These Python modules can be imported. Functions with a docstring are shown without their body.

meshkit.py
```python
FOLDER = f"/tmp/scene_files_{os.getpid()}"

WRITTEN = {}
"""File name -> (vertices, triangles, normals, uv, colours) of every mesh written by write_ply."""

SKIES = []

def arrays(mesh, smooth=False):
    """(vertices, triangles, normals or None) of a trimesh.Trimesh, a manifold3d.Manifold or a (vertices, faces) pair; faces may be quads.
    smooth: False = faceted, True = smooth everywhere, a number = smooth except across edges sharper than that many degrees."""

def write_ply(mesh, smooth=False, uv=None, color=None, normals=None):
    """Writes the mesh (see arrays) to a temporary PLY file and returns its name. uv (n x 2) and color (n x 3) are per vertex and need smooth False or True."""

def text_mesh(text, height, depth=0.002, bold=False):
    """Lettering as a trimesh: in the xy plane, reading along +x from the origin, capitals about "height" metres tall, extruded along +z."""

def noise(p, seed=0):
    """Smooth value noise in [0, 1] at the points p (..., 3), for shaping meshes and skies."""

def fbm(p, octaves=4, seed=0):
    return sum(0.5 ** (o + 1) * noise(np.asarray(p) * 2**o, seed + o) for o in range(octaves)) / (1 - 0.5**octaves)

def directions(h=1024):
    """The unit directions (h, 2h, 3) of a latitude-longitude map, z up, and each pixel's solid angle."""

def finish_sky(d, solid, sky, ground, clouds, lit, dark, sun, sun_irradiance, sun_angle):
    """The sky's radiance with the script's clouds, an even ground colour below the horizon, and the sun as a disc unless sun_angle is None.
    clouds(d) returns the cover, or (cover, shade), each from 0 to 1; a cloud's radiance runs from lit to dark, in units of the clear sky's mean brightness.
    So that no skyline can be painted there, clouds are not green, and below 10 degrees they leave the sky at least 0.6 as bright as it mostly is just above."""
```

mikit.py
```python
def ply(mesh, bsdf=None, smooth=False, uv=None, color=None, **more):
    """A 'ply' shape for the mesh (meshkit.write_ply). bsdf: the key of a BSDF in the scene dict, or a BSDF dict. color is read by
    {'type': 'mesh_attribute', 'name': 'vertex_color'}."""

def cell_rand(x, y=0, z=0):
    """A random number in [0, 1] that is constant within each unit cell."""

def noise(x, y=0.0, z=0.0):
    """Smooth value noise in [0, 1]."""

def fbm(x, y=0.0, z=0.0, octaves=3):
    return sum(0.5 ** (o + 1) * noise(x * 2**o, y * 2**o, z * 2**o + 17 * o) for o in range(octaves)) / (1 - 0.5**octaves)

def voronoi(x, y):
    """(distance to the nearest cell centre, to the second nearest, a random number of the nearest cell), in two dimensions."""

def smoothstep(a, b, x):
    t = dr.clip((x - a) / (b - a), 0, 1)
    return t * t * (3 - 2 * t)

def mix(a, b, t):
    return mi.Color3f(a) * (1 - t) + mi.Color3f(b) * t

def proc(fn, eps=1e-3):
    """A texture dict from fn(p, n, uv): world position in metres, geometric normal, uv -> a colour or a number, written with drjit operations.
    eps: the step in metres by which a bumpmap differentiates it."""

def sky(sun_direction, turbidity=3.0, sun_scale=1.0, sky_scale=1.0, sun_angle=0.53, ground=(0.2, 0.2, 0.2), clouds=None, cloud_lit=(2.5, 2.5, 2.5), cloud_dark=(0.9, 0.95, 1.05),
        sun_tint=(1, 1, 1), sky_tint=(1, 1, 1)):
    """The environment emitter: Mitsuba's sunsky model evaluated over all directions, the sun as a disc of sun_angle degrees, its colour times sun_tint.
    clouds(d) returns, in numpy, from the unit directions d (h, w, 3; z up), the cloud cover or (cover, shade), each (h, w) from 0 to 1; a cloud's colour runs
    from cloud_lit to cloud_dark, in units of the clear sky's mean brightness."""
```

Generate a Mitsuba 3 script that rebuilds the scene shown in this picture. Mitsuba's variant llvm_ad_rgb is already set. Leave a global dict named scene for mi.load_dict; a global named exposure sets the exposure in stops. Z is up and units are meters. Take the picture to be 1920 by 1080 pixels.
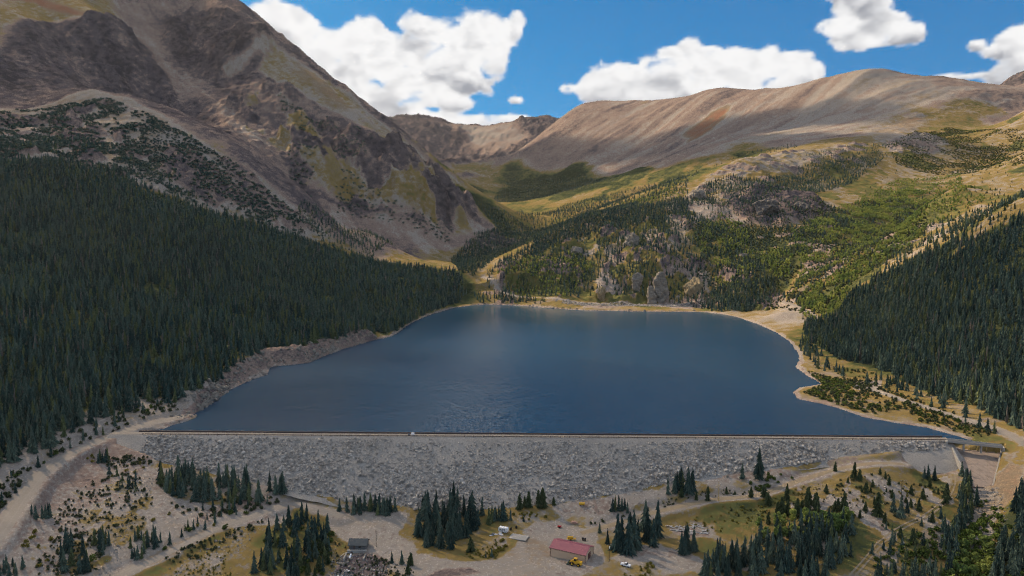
"""Mountain reservoir behind a rockfill dam, seen from the air."""
import sys, math
import numpy as np
import drjit as dr
import mitsuba as mi
import trimesh
import mikit, meshkit
from mikit import noise, fbm, voronoi, cell_rand, smoothstep, mix
from scipy.interpolate import RBFInterpolator, RectBivariateSpline
from scipy.spatial import cKDTree
from shapely.geometry import Polygon, LineString
import shapely

T = mi.ScalarTransform4f
scene, labels = {}, {}
rng = np.random.default_rng(7)

# ------------------------------------------------------------------ camera, sky, sun, exposure
PITCH = math.radians(4.02)
EYE = (0.0, 0.0, 125.0)
HAZE_DENSITY = 1.0e-5
scene['camera'] = {
    'type': 'perspective', 'fov': 2 * math.degrees(math.atan(0.75)), 'fov_axis': 'x', 'near_clip': 1.0, 'far_clip': 40000.0,
    'to_world': T().look_at(origin=list(EYE), target=[0, math.cos(PITCH), EYE[2] - math.sin(PITCH)], up=[0, 0, 1]),
    'medium': {'type': 'ref', 'id': 'haze_air'}}
exposure = 2.1
SUN = np.array([-0.60, 0.52, 0.61])
SUN = SUN / np.linalg.norm(SUN)


def cloud_cover(d):
    """Cumulus: puffs at bearings and heights (degrees), broken up by noise; further ones all round the sky."""
    h, w = d.shape[:2]
    az = np.degrees(np.arctan2(d[..., 0], d[..., 1]))
    el = np.degrees(np.arcsin(np.clip(d[..., 2], -1, 1)))
    f = np.zeros((h, w))
    tops, wsum = np.zeros((h, w)), np.full((h, w), 1e-6)
    for a0, e0, ra, re in PUFFS:
        box = (np.abs(az - a0) < 1.6 * ra) & (np.abs(el - e0) < 1.6 * re)
        if not box.any():
            continue
        da, de = (az[box] - a0) / ra, (el[box] - e0) / re
        g = np.clip(1 - (da * da + de * de) / 1.9, 0, 1) ** 2
        f[box] += g
        tops[box] += g * (0.44 - 0.45 * de - 0.14 * da)
        wsum[box] += g
    near = (np.abs(az) < 60) & (el < 30)
    idx = np.nonzero(near)
    p = np.stack([az[idx] * 0.5, el[idx] * 0.72, np.zeros(len(idx[0]))], -1)
    warp = meshkit.fbm(p * 0.9 + 90, 4, seed=31)[:, None] - 0.5
    q = p + warp * np.array([1.3, 0.9, 0])
    n1 = meshkit.fbm(q * 1.2, 7, seed=3)
    bil = 1 - np.abs(2 * meshkit.noise(q * 2.0 + 40, 9) - 1) * 0.6 - np.abs(2 * meshkit.noise(q * 4.1 + 70, 12) - 1) * 0.3 - np.abs(2 * meshkit.noise(q * 8.3 + 20, 14) - 1) * 0.15
    cover = np.zeros((h, w))
    shade = np.zeros((h, w))
    v = np.minimum(f[idx], 0.8) * 1.5 + (n1 - 0.5) * 1.9 + (bil - 0.5) * 0.35 - 0.52
    v[f[idx] < 0.02] = -1
    cover[idx] = meshkit_step(-0.06, 0.42, v)
    s = (tops / wsum)[idx]
    n5 = meshkit.fbm(q * 0.8 + 15, 5, seed=17)
    deep = meshkit_step(0.05, 0.6, v)
    shade[idx] = np.clip(0.04 + deep * (0.95 * meshkit_step(0.32, 0.88, s + (n5 - 0.5) * 0.9) + 0.45 * np.clip(0.60 - bil, -.3, 1)), 0, 1)
    # the rest of the sky: the same kind of cumulus, by noise alone
    far = ~near & (el > 2)
    idx = np.nonzero(far)
    dd = d[idx]
    flat = dd / np.maximum(dd[:, 2:3], 0.12)
    n3 = meshkit.fbm(np.stack([flat[:, 0] * 1.1, flat[:, 1] * 1.1, flat[:, 0] * 0], -1) + 7, 6, seed=21)
    cover[idx] = meshkit_step(0.44, 0.60, n3)
    shade[idx] = meshkit_step(0.50, 0.8, n3) * 0.7
    near_sun = np.clip((d @ SUN - 0.985) / 0.012, 0, 1)     # the sun stands in a gap between the clouds
    return cover * (1 - near_sun), shade


def meshkit_step(a, b, x):
    t = np.clip((x - a) / (b - a), 0, 1)
    return t * t * (3 - 2 * t)


# ------------------------------------------------------------------ the survey: heights, outlines and positions in metres (x to the right, y up the valley, z above the lake)
CTRL = np.array([[-232.7,301.7,-8],[-253.8,352.9,-3],[-258.3,383.4,0],[-257.4,409.4,1.5],[-253.8,428.5,2],[-245.2,447.4,2],[-233.3,466.5,2],[-279.4,365,6],[-270.7,377.5,5],[-270.9,405.4,6],[-276.2,458.2,9],[-310.7,407.4,12],[-318.1,467.2,18],
    [-279.8,497.7,11],[-258,493.4,10],[-236.2,342.9,-12],[-220,303.9,-14],[-241.8,373.7,-9],[-243.5,401.8,-6],[-229.2,411.1,-4],[-216.6,399.2,-10],[-218.7,282.3,-17],[-202.9,299.7,-22],[-199.5,326.7,-19],[-207.7,350.4,-15],
    [-215.1,379.2,-11],[-189.2,357.9,-18],[-167.9,315.9,-26],[-151.8,350.1,-25],[-126.5,380.6,-25.5],[-166.4,385.2,-21],[-141.5,367.8,-25],[-91.2,366.5,-29],[-73.5,351.6,-30],[-57.9,360.6,-29.5],[-42.1,326.3,-31],[-15.4,319,-31.5],
    [11.3,350.5,-29.5],[29.1,328.1,-30.5],[29.1,363,-29],[0,344.1,-29.5],[-29.7,370.2,-29],[-45,309.5,-32],[44.8,327.1,-30],[54.7,358.3,-28.5],[-75.7,326.2,-35],[-79.9,319.4,-37],[-66.2,315.5,-35],[-112.3,349.4,-29],
    [-103.2,320.1,-32],[-128.6,312.7,-31],[-130,336.7,-29],[76.5,366.8,-27],[114.3,375.5,-23.5],[136.5,374.6,-21],[166.8,386.6,-13],[188,392.5,-10],[238.2,403.8,-6],[192.5,376.4,-10],[225.9,382.4,-9],[253.7,397.3,-11],[158,365.4,-18],
    [182.2,355.4,-17],[212.8,359.1,-17],[237.3,361.5,-15],[183.4,335.8,-23],[146.7,338,-24],[108.8,347.1,-28],[76.4,327.1,-30],[112.8,318,-31],[160.7,311.3,-29],[200.5,328,-25],[226.6,335.8,-23],[248.4,348.2,-17],[257.9,370.7,-12.5],
    [204.3,312.7,-31],[227.8,313.9,-29],[291.4,393.2,0],[272.5,359.7,-4],[252.1,331,-10],[236.5,306,-20],[291.2,411.1,1],[308.3,421.4,3],[302.3,395.5,2.5],[302.9,454.3,4.5],[300.4,485.7,4],[290.2,523.5,3],[293.7,558.1,3],
    [275.2,579.8,1.5],[244,540.5,1.2],[260.2,529.9,1.5],[280.8,478.2,2],[286,450,2],[336.9,441.9,6],[327.9,524.4,7],[332.1,609.1,5],[323.5,640.1,4],[305.8,645.4,3],[376.8,810.9,4],[420.5,1050.2,14],[454,1071.2,16],[455,998.5,10],
    [456,1186,9],[389.8,884.8,7],[400.5,528,21],[467.7,620,52.1],[525.1,700,97.7],[582.3,780,149.2],[374.3,564,13.9],[448.8,680,45.1],[518.9,790,88.1],[563.1,860,121.7],[408.2,700,15],[493.4,850,45.2],[549.4,950,88],[393.1,780,8.6],
    [467.2,930,30.4],[501.4,1000,50.8],[281,1280,14.9],[267,1340,72.8],[368.4,1270,15.8],[387.7,1340,62.3],[192.2,1290,14.1],[203.4,1370,71.6],[288.2,1480,136.6],[310.8,1600,193.3],[170.9,1570,171.3],[58.5,1500,115.7],[0,1480,96.2],
    [-33.3,1420,64.2],[-69.4,1480,67.4],[-60.3,1400,43.1],[41.7,1330,31.5],[97.8,1390,70.9],[160.5,1470,113.6],[-10.4,1330,26.3],[435.4,1700,223.8],[560.3,1880,306.5],[663.4,1950,343.2],[582,1560,185.5],[632.8,1700,243.4],
    [490.4,1430,125],[794.6,1900,293.9],[936.9,2020,358.7],[576.5,1370,125],[498.8,1180,51.3],[453.4,1260,56.2],[391.9,1190,22.7],[571.7,1180,79],[666.4,1380,135.8],[756.6,1330,125],[819.8,1650,214.5],[1089.2,1900,286.6],
    [1341.3,2350,468.6],[1171.3,1800,278.1],[1227.1,1650,265.3],[931.3,1330,156],[1483.3,2000,371.7],[1586.5,2450,501.9],[1996,2700,581.4],[640,1100,118],[560,1130,100],[760,1000,190],[800,1250,215],[1938.9,2900,698.7],
    [2104.3,2850,656.4],[2542,3450,870],[2295.4,3400,879.7],[2042.5,3330,891.7],[1834.8,3280,904.9],[1764.2,3290,922.1],[1668.2,3300,932],[1601.1,3370,926.3],[1525.1,3430,919.9],[1449.9,3500,904.5],[1381.4,3600,905.1],
    [1313.6,3720,919.9],[1211.6,3850,953.5],[1152.4,3900,967.2],[1034.1,4080,966],[877.6,4230,968.2],[732.1,4330,978.3],[585.3,4480,1007.8],[459.7,4600,1021],[245.4,4550,866.5],[0,4450,673.9],[-191.4,4500,625],[-487.3,4500,600.9],
    [96.3,3100,297.9],[325.5,3000,357.1],[538.6,2900,416.1],[722.2,2750,474.7],[916.4,2700,515.7],[1124,2700,540.4],[1355.7,2750,579.4],[1677.4,2950,713],[601.1,2350,306.8],[419.1,2250,260.9],[226.3,2080,202.5],[106.3,1950,155.4],
    [-22.5,2900,277.8],[97.2,2500,222],[168.2,1800,153],[-174.3,3750,429.5],[120.8,3900,471.6],[416.4,3850,599.9],[703.4,3800,680.7],[955.7,3650,742],[1168,3450,747.4],[1349.7,3250,735.9],[1523.7,3100,766.3],[-1624.2,6600,1365.7],
    [-1300.7,6500,1273],[-1075.9,6500,1243.4],[-850.5,6500,1268.1],[-650.8,6500,1213.8],[-447.3,6450,1151.6],[-271.2,6400,1158.2],[-48.5,6300,1161.2],[119.3,6200,1191.8],[331.4,6150,1187.9],[477.6,6200,1149.5],[-484.4,5700,828],
    [-865.3,5600,815.7],[-42.5,5500,824.4],[172.8,5600,935.3],[-500,5000,575],[0,5000,590],[-1300,5200,600],[-1500,7200,900],[0,7300,850],[1500,7300,900],[1000,5600,950],[-3000,6500,1100],[2600,3800,900],[2300,4600,600],
    [1400,5100,700],[3200,3000,800],[3200,5500,500],[2600,2300,700],[2300,3050,760],[1900,3700,640],[3768.3,5200,1310.6],[3985,5200,1357.5],[79.9,2050,133],[-16.3,2100,209.7],[-166.5,2150,314.4],[-305.6,2200,426.6],
    [-377.2,2225,479.1],[-450.1,2250,534.3],[-527.7,2290,595.3],[-607.5,2330,656.2],[-713.4,2390,732.7],[-826.9,2460,815],[-990.8,2600,939.5],[-1067.2,2670,1001.1],[-1150.4,2750,1064.1],[-1342.5,2900,1205.3],[-1499.6,3000,1326.4],
    [-1892.8,3100,1570.3],[-2284,3000,1523.7],[-300,2900,300],[-600,3000,480],[-1000,3100,800],[-200,2500,200],[-1400,3700,900],[-2500,3500,1200],[-86.6,1850,110.7],[-163.9,1750,95.1],[-262.1,1680,98.9],[-341.2,1620,102.4],
    [-456.3,1630,175.6],[-299,1930,289.1],[-196.9,1950,215.7],[-494,2000,394.6],[-715.9,2020,451.1],[-548.2,1770,289.1],[-378.7,1740,192.5],[-249.3,1780,166.5],[-859.1,2150,553.6],[-759.1,2250,641.4],[-935.5,2400,783.8],
    [-944,2280,648.3],[-1073.9,2420,753.1],[-1080.2,2130,549.6],[-949,2130,557.6],[-1083,2260,643.7],[-1246.8,2680,940.7],[-1313.1,2830,1091.4],[-1367.5,2600,935.6],[-1457.5,2780,1115.4],[-1366.4,2360,878.4],[-1598.5,2600,1089.7],
    [-1435.6,2190,807.8],[-1400.2,2040,745.9],[-1297.3,2210,809.1],[-1210.1,2230,737.1],[-1098.2,2170,623],[-1143.7,2040,547],[-1274.3,2030,636.6],[-1428.5,1950,704],[-1606.4,2200,876.2],[-858.9,1920,405.8],[-776.3,1900,417.3],
    [-883,1820,432.6],[-1179.6,1600,456],[-1135.1,1720,500.3],[-1013.1,1370,351.4],[-946.8,1520,410.7],[-994.6,1640,474.2],[-839.5,1560,426.5],[-702.3,1470,359],[-581.8,1420,287.1],[-502.7,1410,234.1],[-438.3,1410,181.9],
    [-376.2,1420,130.6],[-292.2,1440,93.7],[-700,1700,370],[-560,1600,300],[-450,1560,205],[-330,1560,140],[-853.4,1150,258.1],[-784.4,1180,261.5],[-706.1,1200,236.3],[-624.6,1220,205.3],[-544.2,1250,168.7],[-428.7,1310,130.1],
    [-352.9,1330,99.2],[-274.2,1350,75.6],[-109.5,1400,54.1],[-422.8,560,52.5],[-598.8,800,118.8],[-364.7,480,18.9],[-475.4,800,87.6],[-347.5,580,29.2],[-317,720,34.7],[-416,950,80.6],[-282.3,1000,39],[-337.6,1200,78.3],
    [-230.4,1130,27.8],[-156.7,1250,32.2],[-104.3,1330,10.6],[-539.5,1050,141.3],[-641.7,960,162.2],[-257.3,640,19.3],[-245.6,780,14.8],[-204.7,930,12],[-1400,1000,520],[-1500,1600,700],[-1900,2300,1000],[-900,500,270],[-700,250,110],
    [-450,150,-5],[0,150,-42],[0,240,-37],[-200,230,-32],[200,220,-34],[450,200,10],[700,350,120],[900,600,230],[1100,900,300],[1500,1500,380],[350,180,-25],[300,270,-24],[-350,230,-18],[1500,1900,420],[2000,2600,650],
    [-2600,2600,1100],[-6000,4000,900],[-6000,8000,900],[-3000,9000,700],[0,9500,500],[4000,9500,600],[8000,8000,600],[6500,4000,700],[-213.9,406.5,-8.8],[-167.9,396.8,-14.1],[-123.4,385.7,-20.2],[-91.2,379.6,-23.6],[-60.3,376,-25.2],
    [-18,373.3,-26.3],[24.1,376.7,-23.7],[58.1,382,-19.8],[89.8,387.6,-15.9],[138.6,394.7,-10.8],[191.6,400.6,-6.2],[235.4,404.7,-3],[-180.2,493.8,-14],[-101.8,493.8,-14],[0,478.5,-14],[91.1,478.5,-14],[205.1,478.5,-14],
    [-141.7,690.4,-14],[0,690.4,-14],[158,690.4,-14],[239.8,690.4,-14],[-47,996.4,-14],[109.7,996.4,-14],[213.8,937.3,-14],[-228.7,468.4,0.2],[-230.9,520.2,0.2],[-237.2,565.6,0.2],[-234.4,605,0.2],[-228.8,629.4,0.2],
    [-239.1,666.9,0.2],[-222.3,678.5,0.2],[-207.1,690.4,0.2],[-202.2,732.3,0.2],[-195.6,775.7,0.2],[-173.3,846.7,0.2],[-156.7,884.7,0.2],[-152.7,1022.2,0.2],[-141.2,1123.9,0.2],[-108.6,1257.7,0.2],[-62.2,1320.6,0.2],[0,1309.7,0.2],
    [40.1,1278,0.2],[87.5,1238.1,0.2],[132.9,1209.7,0.2],[188.5,1200.6,0.2],[224.5,1191.5,0.2],[334.3,1182.6,0.2],[354.2,1156.7,0.2],[365.6,1108.2,0.2],[367.2,1015.6,0.2],[356.1,905,0.2],[343,837.7,0.2],[320.5,757,0.2],
    [300.8,706,0.2],[280.7,666.9,0.2],[272.8,621.9,0.2],[269.2,586.8,0.2],[244.3,571.8,0.2],[231.7,555.5,0.2],[225.8,530.9,0.2],[236.8,515,0.2],[244.3,496.9,0.2],[249.1,475.6,0.2],[263.1,460.1,0.2],[277.7,448.1,0.2],[284.2,430.6,0.2]])
LAKE_POLY = [[-232,435.4],[-228.7,468.4],[-230.9,520.2],[-237.2,565.6],[-234.4,605],[-228.8,629.4],[-239.1,666.9],[-222.3,678.5],[-207.1,690.4],[-202.2,732.3],[-195.6,775.7],[-173.3,846.7],[-156.7,884.7],[-152.7,1022.2],[-141.2,1123.9],
    [-108.6,1257.7],[-62.2,1320.6],[0,1309.7],[40.1,1278],[87.5,1238.1],[132.9,1209.7],[188.5,1200.6],[224.5,1191.5],[334.3,1182.6],[354.2,1156.7],[365.6,1108.2],[367.2,1015.6],[356.1,905],[343,837.7],[320.5,757],[300.8,706],
    [280.7,666.9],[272.8,621.9],[269.2,586.8],[244.3,571.8],[231.7,555.5],[225.8,530.9],[236.8,515],[244.3,496.9],[249.1,475.6],[263.1,460.1],[277.7,448.1],[284.2,430.6],[288.8,410],[300,398],[262,416],[0,421],[-255,428]]
DAM_A = [-253.79,428.47,2]
DAM_B = [269.45,415.58,2]
TOE = [[-213.9,406.5,-8.8],[-167.9,396.8,-14.1],[-123.4,385.7,-20.2],[-91.2,379.6,-23.6],[-60.3,376,-25.2],[-18,373.3,-26.3],[24.1,376.7,-23.7],[58.1,382,-19.8],[89.8,387.6,-15.9],[138.6,394.7,-10.8],[191.6,400.6,-6.2],[235.4,404.7,-3]]
CLIFF_BANK = [[-222,486],[-241,575],[-242,674],[-209,697],[-197,782],[-175,856],[-187,885],[-211,838],[-239,760],[-272,719],[-260,621],[-253,524]]
FLANK_RIGHT = [[242,4482],[453,4532],[779,4224],[1140,3858],[1289,3650],[1423,3434],[1648,3260],[1907,3148],[1848,2862],[1408,2648],[1058,2540],[789,2618],[485,3300],[126,4060],[-33,4291]]
FLANK_LEFT = [[-1111,2705],[-818,2432],[-441,2202],[-165,2126],[65,2072],[-164,1756],[-308,1462],[-427,1446],[-798,1993],[-1033,2134],[-1143,2369],[-1179,2667]]
COVER_PATCHES = [(0.16,0.28,0.3,150,[[-700,2150],[-1300,2500],[-3000,2200],[-6000,3000],[-6000,5000],[-1500,4200],[-600,2800],[-250,2300]]),(0.17,0.3,0.15,150,[[250,4450],[700,4350],[1500,3300],[2000,3150],[3000,2750],[4800,3000],[5000,5200],
    [900,5400],[200,5000]]),(0.1,0.05,0.7,200,[[-3500,5050],[400,5050],[2200,5400],[3000,4400],[6000,4500],[7000,9500],[-8000,9500]]),(0.1,0.05,1,300,[[-693,2260],[-447,2233],[-843,6447],[-434,6259],[-48,6173],[330,6116],[429,4287],
    [128,4124],[-368,4323],[-395,1967],[-574,1858]]),(0.3,0.1,0.5,150,[[-526,6202],[-291,6294],[0,6015],[173,5622],[-42,5463],[-355,5748]]),(0.19,0.36,0.12,120,[[269,5813],[458,4583],[785,4256],[1145,3876],[1430,3453],[1660,3285],
    [2324,3153],[1666,1748],[777,811],[1692,2614],[1225,2482],[945,2498],[684,2601],[503,2705],[386,3557],[-66,4260]]),(0.2,0.15,0.25,150,[[242,4482],[453,4532],[660,4291],[380,4105],[65,4182],[-100,4295]]),
    (0.26,0.45,0.05,120,[[1651,3266],[1907,3148],[1835,2912],[1418,2707],[1058,2540],[946,2665],[1368,3177],[1528,3212]]),(0.34,1,0.05,60,[[896,3576],[1046,3626],[1110,3610],[1069,3514],[950,3421],[866,3402]]),
    (0.56,0.15,0.1,150,[[0,4197],[343,3697],[473,2778],[669,2623],[888,2614],[874,2356],[545,1903],[362,1792],[191,2454],[0,2848],[-93,4007]]),(0.93,0.1,0.25,100,[[-216,2144],[-32,4155],[405,3739],[548,2833],[410,2645],[195,2796],
    [-51,3281],[-230,3715]]),(0.6,0.1,0.05,120,[[-49,2082],[-25,3233],[205,2643],[373,2530],[408,2389],[208,2233],[74,1898]]),(0.2,0.3,0.25,100,[[1911,3076],[2263,3070],[1798,2053],[1601,1825],[2105,2851],[1940,2902]]),
    (0.58,0.15,0.05,120,[[1360,2594],[1686,2885],[1936,2896],[1826,2472],[1497,1567],[639,662],[1117,1949],[1219,2225]]),(0.36,0.5,0.2,60,[[1360,2594],[1638,2801],[1578,2660],[1312,2330],[1195,2277]]),(0.26,0.2,0.4,40,[[1221,2260],
    [1380,2418],[1459,2335],[1348,2182],[1221,2166]]),(0.53,0.15,0.12,60,[[795,1901],[1145,2148],[1785,2416],[777,811],[607,628],[575,787],[530,981],[598,1276],[674,1548]]),(0.5,0.1,0.3,25,[[385,1623],[439,1716],[565,1898],[717,2015],
    [898,2154],[1123,2239],[990,2032],[795,1901],[648,1741],[531,1669],[426,1611]]),(0.56,0.1,0.3,15,[[578,1775],[818,1958],[1032,2120],[1129,2118],[892,1921],[667,1757]]),(0.1,0.1,1.1,20,[[503,1598],[567,1659],[636,1701],[698,1698],
    [733,1656],[708,1558],[627,1493],[573,1473],[516,1509]]),(0.3,0.1,0.5,25,[[385,1653],[487,1608],[516,1509],[445,1466],[344,1523]]),(0.45,0.1,0.6,25,[[91,1455],[176,1504],[290,1552],[379,1521],[383,1444],[305,1396],[262,1341],
    [177,1421]]),(0.3,0.1,0.8,20,[[135,1230],[167,1336],[206,1388],[290,1374],[388,1340],[350,1189],[245,1250]]),(0.66,0,0.2,25,[[44,1392],[136,1452],[173,1382],[101,1285],[21,1335]]),(0.7,0,0.15,30,[[377,1469],[468,1544],[589,1401],
    [1055,1839],[706,1136],[507,981],[435,1025],[492,1207],[408,1239],[382,1356]]),(0.54,0.15,0.4,15,[[471,1112],[504,1240],[540,1257],[610,1302],[720,1400],[590,1112],[517,1100]]),(0.5,0.2,0.05,14,[[349,1141],[453,1203],[460,1107],
    [450,988],[411,968],[355,885],[356,1030]]),(0.4,0.15,0.05,10,[[398,1056],[449,1099],[439,1035],[405,989]]),(0.09,0.22,0.36,120,[[-2133,1548],[-1186,2888],[-733,2394],[-447,2233],[67,1910],[-85,1810],[-163,1744],[-306,1452],
    [-436,1404],[-576,1405],[-766,1507],[-995,1641],[-1175,1593],[-1595,1120]]),(0.16,0.42,0.12,120,[[-1575,2660],[-1209,2840],[-1048,2594],[-1232,2521],[-1143,2369],[-915,2126],[-1011,2122],[-1129,2200],[-1230,2269],[-1302,2248]]),
    (0.53,0.25,0.04,60,[[-1559,1649],[-1625,2680],[-1452,2614],[-1301,2231],[-1424,2172],[-1391,2026],[-1287,1338]]),(0.42,1,0.04,22,[[-1843,2383],[-1526,2307],[-1337,2239],[-1350,2215],[-1544,2254],[-1728,2146]]),
    (0.06,0.25,0.8,35,[[-1422,2118],[-1302,2248],[-1226,2292],[-1088,2182],[-1033,2134],[-876,1583],[-1255,2023]]),(0.09,0.12,1.25,50,[[-1343,2670],[-1262,2763],[-946,2530],[-823,2405],[-825,2345],[-905,2269],[-989,2305],
    [-1160,2407]]),(0.4,0,0.8,18,[[-950,2294],[-865,2356],[-823,2405],[-824,2341],[-895,2266]]),(0.5,0.1,0.06,40,[[-819,2409],[-722,2356],[-439,2192],[-262,2118],[-146,2093],[-206,2049],[-383,2066],[-524,2128],[-711,2206],
    [-838,2277]]),(0.2,0.15,0.6,60,[[-936,2099],[-813,2206],[-584,2109],[-406,2021],[-368,1986],[-503,1915],[-504,1807],[-540,1517],[-613,1499]]),(0.1,0.1,1.25,60,[[-634,2059],[-513,2082],[-368,1986],[-248,1999],[-125,2017],
    [-75,1921],[-163,1906],[-280,1798],[-409,1754],[-541,1744],[-652,1835]]),(0.23,0.12,0.1,22,[[-498,1711],[-433,1743],[-356,1762],[-264,1785],[-150,1922],[-53,1947],[-81,1887],[-158,1756],[-261,1670],[-307,1459],[-369,1482]]),
    (0.3,0.12,0.06,25,[[-140,2004],[-46,1984],[-59,1901],[-118,1892]]),(0.84,0.05,0.1,25,[[-162,2083],[-66,2117],[77,1910],[65,1866],[-15,1901],[-46,1984],[-111,2042]]),(0.13,0.2,0.3,60,[[-1187,1231],[-1175,1593],[-1155,1751],
    [-988,1650],[-835,1551],[-870,1488],[-998,1349],[-944,972]]),(0.43,0.08,0.5,45,[[-1013,1046],[-1097,1486],[-984,1621],[-840,1561],[-703,1471],[-582,1421],[-439,1411],[-376,1418],[-412,1320],[-515,1275],[-624,1218],[-854,1150],
    [-834,856]]),(0.15,0.1,0.9,30,[[-692,1336],[-661,1404],[-565,1378],[-446,1365],[-451,1316],[-541,1290],[-625,1281]]),(0.3,0.1,0.5,25,[[-981,1327],[-971,1400],[-869,1295],[-845,1189],[-885,1080]]),(0.8,0.05,0.12,30,[[-809,770],
    [-850,1145],[-703,1195],[-544,1250],[-429,1311],[-276,1358],[-110,1410],[-85,1360],[-104,1299],[-143,1137],[-157,908],[-176,862],[-200,795],[-230,730],[-263,696],[-256,611],[-249,532],[-244,480],[-265,471],[-271,421],[-269,375],
    [-276,360],[-339,312]]),(0.78,0.05,0.12,25,[[583,781],[739,662],[395,344],[337,442],[328,524],[324,640],[364,841],[450,988],[502,1000],[564,976],[563,860]]),(0.58,0.05,0.05,8,[[281,659],[283,629],[297,586],[273,547],[277,485],
    [275,468],[253,483],[241,524],[236,553],[266,580],[271,622]]),(0.6,0.12,0.08,8,[[332,638],[313,534],[307,460],[305,399],[289,413],[284,446],[274,473],[273,538],[306,646]]),(0.4,0.7,0.05,6,[[275,456],[289,444],[287,430],
    [277,441]]),(0.34,0.05,0.02,3,[[294,581],[316,579],[306,556],[288,532],[279,546]]),(0.38,0.08,0.08,6,[[-254,429],[-233,466],[-231,474],[-229,435],[-240,431]]),(0.42,0.1,0.15,8,[[-271,406],[-275,457],[-247,494],[-257,603],
    [-244,606],[-230,519],[-230,470],[-254,429]]),(0.31,0.06,0.12,8,[[-271,266],[-265,312],[-254,353],[-258,410],[-254,429],[-234,436],[-212,402],[-168,397],[-123,385],[-101,372],[-117,366],[-149,343],[-172,300],[-214,249]]),
    (0.44,0.08,0.1,8,[[-282,333],[-244,318],[-261,364],[-263,413],[-238,468],[-241,490],[-280,498],[-290,424],[-283,370]]),(0.33,0.05,0.3,5,[[-187,296],[-194,319],[-203,352],[-210,387],[-205,386],[-197,354],[-187,321],[-178,298]]),
    (0.49,0.15,0.05,5,[[-160,300],[-154,319],[-141,330],[-137,314],[-126,305]]),(0.6,0.05,0.05,5,[[-122,308],[-132,342],[-119,371],[-97,362],[-87,316]]),(0.5,0,0.05,5,[[-206,385],[-197,398],[-167,394],[-129,384],[-162,375],
    [-187,370]]),(0.355,0.14,0.03,3,[[-102,370],[-77,371],[-58,369],[-61,352],[-45,330],[-29,322],[-8,324],[1,339],[12,359],[26,365],[36,358],[44,352],[47,333],[43,316],[29,303],[-44,301],[-62,321],[-89,347],[-97,359]]),
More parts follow.
